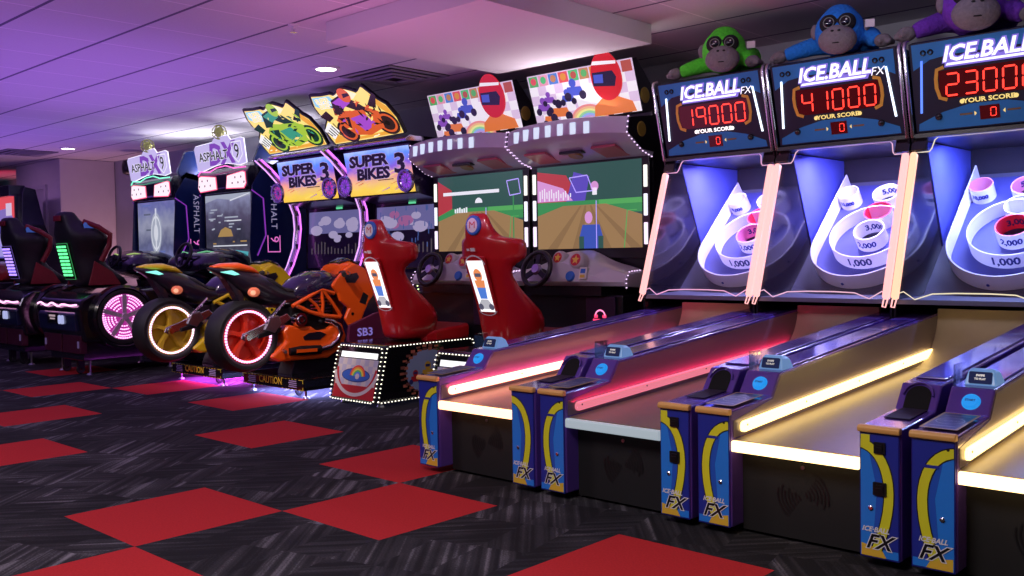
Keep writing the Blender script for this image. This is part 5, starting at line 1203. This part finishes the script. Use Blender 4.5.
carb = pm('car unit black', (.007, .006, .012), .16, coat=.8); maroon = pm('car unit maroon box', (.07, .008, .03), .4); carn = pm('car unit navy', (.010, .014, .06), .25, coat=.5)
seat_k = pm('racing seat black', (.010, .009, .014), .5, noise=.3, nscale=60); seat_r = pm('racing seat red', (.22, .008, .02), .45, noise=.2, nscale=40)
squig = em('pink tail light line', (1, .45, .80), 2.0)
def car_unit(x, label, col):
    t = thing('racing_car_ride', label, 'arcade ride', (x, 1.97, 0), 'racing car rides')
    # rear body over a boxed base
    prof = [(.0, .50), (-.015, .60), (.02, .68), (.12, .735), (.75, .76), (1.05, .72), (1.10, .50), (1.10, .30), (.04, .30)]
    bd = MB().prism(prof, -.46, .46).build('car_body', carb, t, bevel=.02, seg=3)
    MB().box(-.36, .36, .06, 1.0, .13, .30).build('base_box', acab, t, bevel=.008)
    bx = MB().box(.02, .40, .02, .08, .20, .36).box(-.40, -.02, .02, .08, .20, .36).build('kick_panel', maroon, t, bevel=.006)
    for u in (-.36, .36): MB().box(u-.014, u+.014, .014, .022, .25, .31).build('side_reflector', em('lilac reflector', (.3, .2, .5), .2), bx)
    sq = [(-.43+.86*i/24, -.018+.0*i, .632+.014*math.sin(i*.85)*(1 if i < 16 else .3)) for i in range(25)]
    MB().tube(sq, .0085, 8).build('tail_light_line', squig, bd)
    MB().prism([(-.02, .40), (-.03, .55), (.0, .58), (.04, .40)], -.40, .40).build('rear_bumper', carn, t, bevel=.012)
    pl = MB().box(-.17, .06, -.036, -.024, .46, .56).build('number_plate', blackgloss, bd, bevel=.005)
    PP = Plane((-.055, -.0365, .51), (1, 0, 0), (0, 0, 1), (0, -1, 0))
    MB().rect(PP, -.07, .07, .012, .03, .001, 0).rect(PP, -.05, .06, -.012, .002, .001, 0).build('plate_print', em('plate print', (.6, .45, .5), .6), pl)
    for u in (.10, .16): MB().prism([(u+a_, .50+b_) for a_, b_ in rrect(-.022, .022, -.04, .04, .02)], -.040, -.022, 'y').build('exhaust_lamp', em('blue white lamp', (.55, .6, 1), .7), bd)
    for xx in (-.3, .3):
        for yy in (.14, .9): MB().lathe([(.001, 0), (.032, 0), (.022, .014), (.010, .018), (.010, .135), (.001, .135)], (xx, yy, 0), (0, 0, 1), n=14).build('levelling_foot', steel, t)
        MB().lathe([(.01, -.014), (.034, -.014), (.04, 0), (.034, .014), (.01, .014)], (xx*.5, .12, .04), (1, 0, 0), n=16, closed=True).build('caster', rubber, t)
        MB().box(xx*.5-.02, xx*.5+.02, .09, .15, .05, .135).build('caster_fork', darkmetal, t)
    # lit wheels
    for sg in (-1, 1):
        wc = (sg*.47, .375, .515); ax = (sg, 0, 0)
        ar = MB().lathe([(.245, -.05), (.285, -.05), (.285, .05), (.262, .06), (.245, .04)], wc, ax, n=40, closed=True).build('wheel_arch', carb, t, smooth=50)
        ty = MB().lathe([(.205, -.06), (.225, -.07), (.245, -.06), (.248, 0), (.245, .045), (.225, .052), (.205, .045)], wc, ax, n=40, closed=True).build('car_tyre', rubber, t, smooth=50)
        P = Plane((sg*.51, .375, .515), (0, sg, 0), (0, 0, 1), (sg, 0, 0))
        dk = MB().lathe([(.001, .0), (.206, .0), (.206, -.03), (.001, -.03)], (sg*.495, .375, .515), ax, n=40).build('lit_wheel_disc', em('magenta wheel glow', (.42, .03, .30), .8), ty)
        sp = MB()
        for k in range(5):
            a = PI/2+2*PI*k/5; e = lambda r, d: (r*math.cos(a+d), r*math.sin(a+d))
            sp.slab(P, [e(.03, -.6), e(.20, -.10), e(.20, .10), e(.03, .6)], -.012, .008, 0)
        sp.lathe([(.001, .02), (.03, .02), (.036, .0), (.001, 0)], P(0, 0), ax, n=18, mi=0)
        sp.build('wheel_spokes', pm('silver spoke', (.75, .65, .8), .3, .4), ty)
        beads([P(.193*math.cos(q), .193*math.sin(q), .0) for q in [2*PI*i/60 for i in range(60)]], .0202, .0055, 'led_ring', em('pink wheel leds', (1, .45, .85), 2.2), ty, True)
        dots = MB()
        for k in range(5):
            for r in (.085, .115, .145, .172):
                n_ = int(r*45)
                for i in range(n_):
                    a = PI/2+2*PI*k/5+2*PI/5*(.2+.6*(i+.5)/n_); c_ = P(r*math.cos(a), r*math.sin(a), -.006)
                    dots.box(c_.x-.003, c_.x+.003, c_.y-.0055, c_.y+.0055, c_.z-.0055, c_.z+.0055)
        o = dots.build('led_matrix', em('pink wheel leds', (1, .45, .85), 2.2), ty); o['kind'] = 'stuff'
    # racing bucket seat
    R_ = [(.76, .17, .62, .20), (.86, .135, .56, .235), (.98, .10, .36, .20), (1.10, .07, .33, .20), (1.20, .05, .40, .27), (1.28, .035, .37, .27), (1.335, .028, .26, .20), (1.38, .022, .17, .155), (1.44, .018, .14, .14), (1.475, .03, .12, .11)]
    rings = [[(-w*.85, y0+.015, z), (-w*.5, y0, z), (w*.5, y0, z), (w*.85, y0+.015, z), (w, y0+(y1-y0)*.6, z), (w*.92, y1, z), (w*.7, y1, z), (w*.5, y0+(y1-y0)*.55, z), (-w*.5, y0+(y1-y0)*.55, z), (-w*.7, y1, z), (-w*.92, y1, z), (-w, y0+(y1-y0)*.6, z)] for z, y0, y1, w in R_]
    st = MB().loft(rings).build('bucket_seat', seat_k, t, sub=1)
    for sg in (-1, 1):
        MB().tube([(sg*.235, .30, 1.02), (sg*.272, .36, 1.16), (sg*.278, .37, 1.26), (sg*.235, .28, 1.33), (sg*.175, .17, 1.38)], .024, 10).build('seat_piping', seat_r, st, smooth=60)
        MB().slab(Plane((sg*.232, 0, 0), (0, 1, 0), (0, 0, 1), (sg, 0, 0)), [(.18, .80), (.48, .80), (.40, .92), (.24, 1.02)], -.01, .004).build('seat_side_patch', seat_r, st, bevel=.003)
        MB().slab(Plane((sg*.2, .0, 0), (0, 1, 0), (0, 0, 1), (sg, 0, 0)), [(.16, 1.27), (.24, 1.28), (.26, 1.36), (.17, 1.37)], -.02, .012).build('harness_slot', em('blue harness trim', (.05, .12, .5), .5), st, bevel=.003)
    MB().box(-.07, .07, .004, .022, 1.385, 1.435).build('head_label', seat_r, st, bevel=.004)
    PL = Plane((0, .125, .86), (1, 0, 0), (0, -.085, .33), (0, -.33, -.085))
    lp = MB().slab(PL, [(-.13, .0), (.10, .0), (.13, .33), (-.10, .33)], -.02, .012).build('led_back_panel', pm('led panel black', (.01, .012, .01), .2), st, bevel=.004)
    for k in range(9):
        for j in range(2):
            v = .03+.033*k; sl = -.115+.03*v/.33
            MB().slab(PL, [(sl+.105*j, v), (sl+.09+.105*j, v), (sl+.095+.105*j, v+.02), (sl+.005+.105*j, v+.02)], .012, .016).build('led_bar', col, lp)
    MB().slab(PL, [(-.135, -.005), (.105, -.005), (.135, .335), (-.105, .335)], .0, .006).build('led_glow_plate', em('dim '+col.name, [c*.25 for c in col.node_tree.nodes['Principled BSDF'].inputs['Emission Color'].default_value[:3]], .9), lp)
    return t
car_unit(-5.02, 'black racing car seat unit with a green lit panel on its backrest', em('green led bar', (.12, 1, .30), 1.8))
car_unit(-6.38, 'black racing car seat unit with a violet lit panel on its backrest', em('violet led bar', (.35, .22, 1), 2.0))

# ------------------------------------------------------------- game at the far end, turned towards the partition
t = thing('tall_racing_cabinet', 'tall black arcade cabinet with a red lit screen, at the far end', 'arcade game', (-9.36, 3.05, 0))
MB().prism([(.05, 0), (.0, .95), (.04, 1.90), (.07, 1.98), (.20, 1.95), (.30, 1.5), (.42, 1.2), (.58, .9), (.60, 0)], .40, .47).prism([(.05, 0), (.0, .95), (.04, 1.90), (.07, 1.98), (.20, 1.95), (.30, 1.5), (.42, 1.2), (.58, .9), (.60, 0)], -.47, -.40).build('side_panel', acab, t, bevel=.006)
MB().box(-.40, .40, -.03, .38, .0, 1.3).box(-.40, .40, -.03, .22, 1.3, 1.88).build('cabinet_core', acab, t)
P = Plane((0, -.032, 1.0), (1, 0, 0), (0, 0, 1), (0, -1, 0))
MB().rect(P, -.38, .38, .55, .86, .002, 0).poly(P, [(-.38, .55), (.38, .55), (.2, .72), (-.2, .70)], .003, 1).rect(P, .1, .3, .62, .78, .004, 2).build('upper_screen', [em('far screen red', (.75, .08, .10), .9), em('far screen violet', (.25, .18, .5), .8), em('far screen pale', (.7, .6, .75), .8)], t)
MB().rect(P, -.38, .38, .08, .50, .002, 0).rect(P, .22, .34, -.02, .45, .004, 1).rect(P, -.2, .1, .1, .4, .003, 2).build('lower_screen', [em('far screen indigo', (.12, .10, .5), .8), em('far screen cyan', (.1, .9, .85), 1.2), em('far screen lilac', (.4, .35, .8), .8)], t)
MB().box(-.40, .40, -.10, .10, 1.86, 2.0).build('head_box', acab, t, bevel=.01)
MB().loft([ell(y, z, h, w, 14, 3) for y, z, h, w in ((-.55, .80, .06, .30), (-.40, .86, .12, .40), (-.1, .90, .14, .40), (.12, .90, .12, .38))]).build('console_hood', pm('far console red', (.25, .02, .03), .3, coat=.4), t, smooth=60)
MB().box(-.36, .36, -.40, .12, .0, .78).build('console_base', acab, t, bevel=.02)
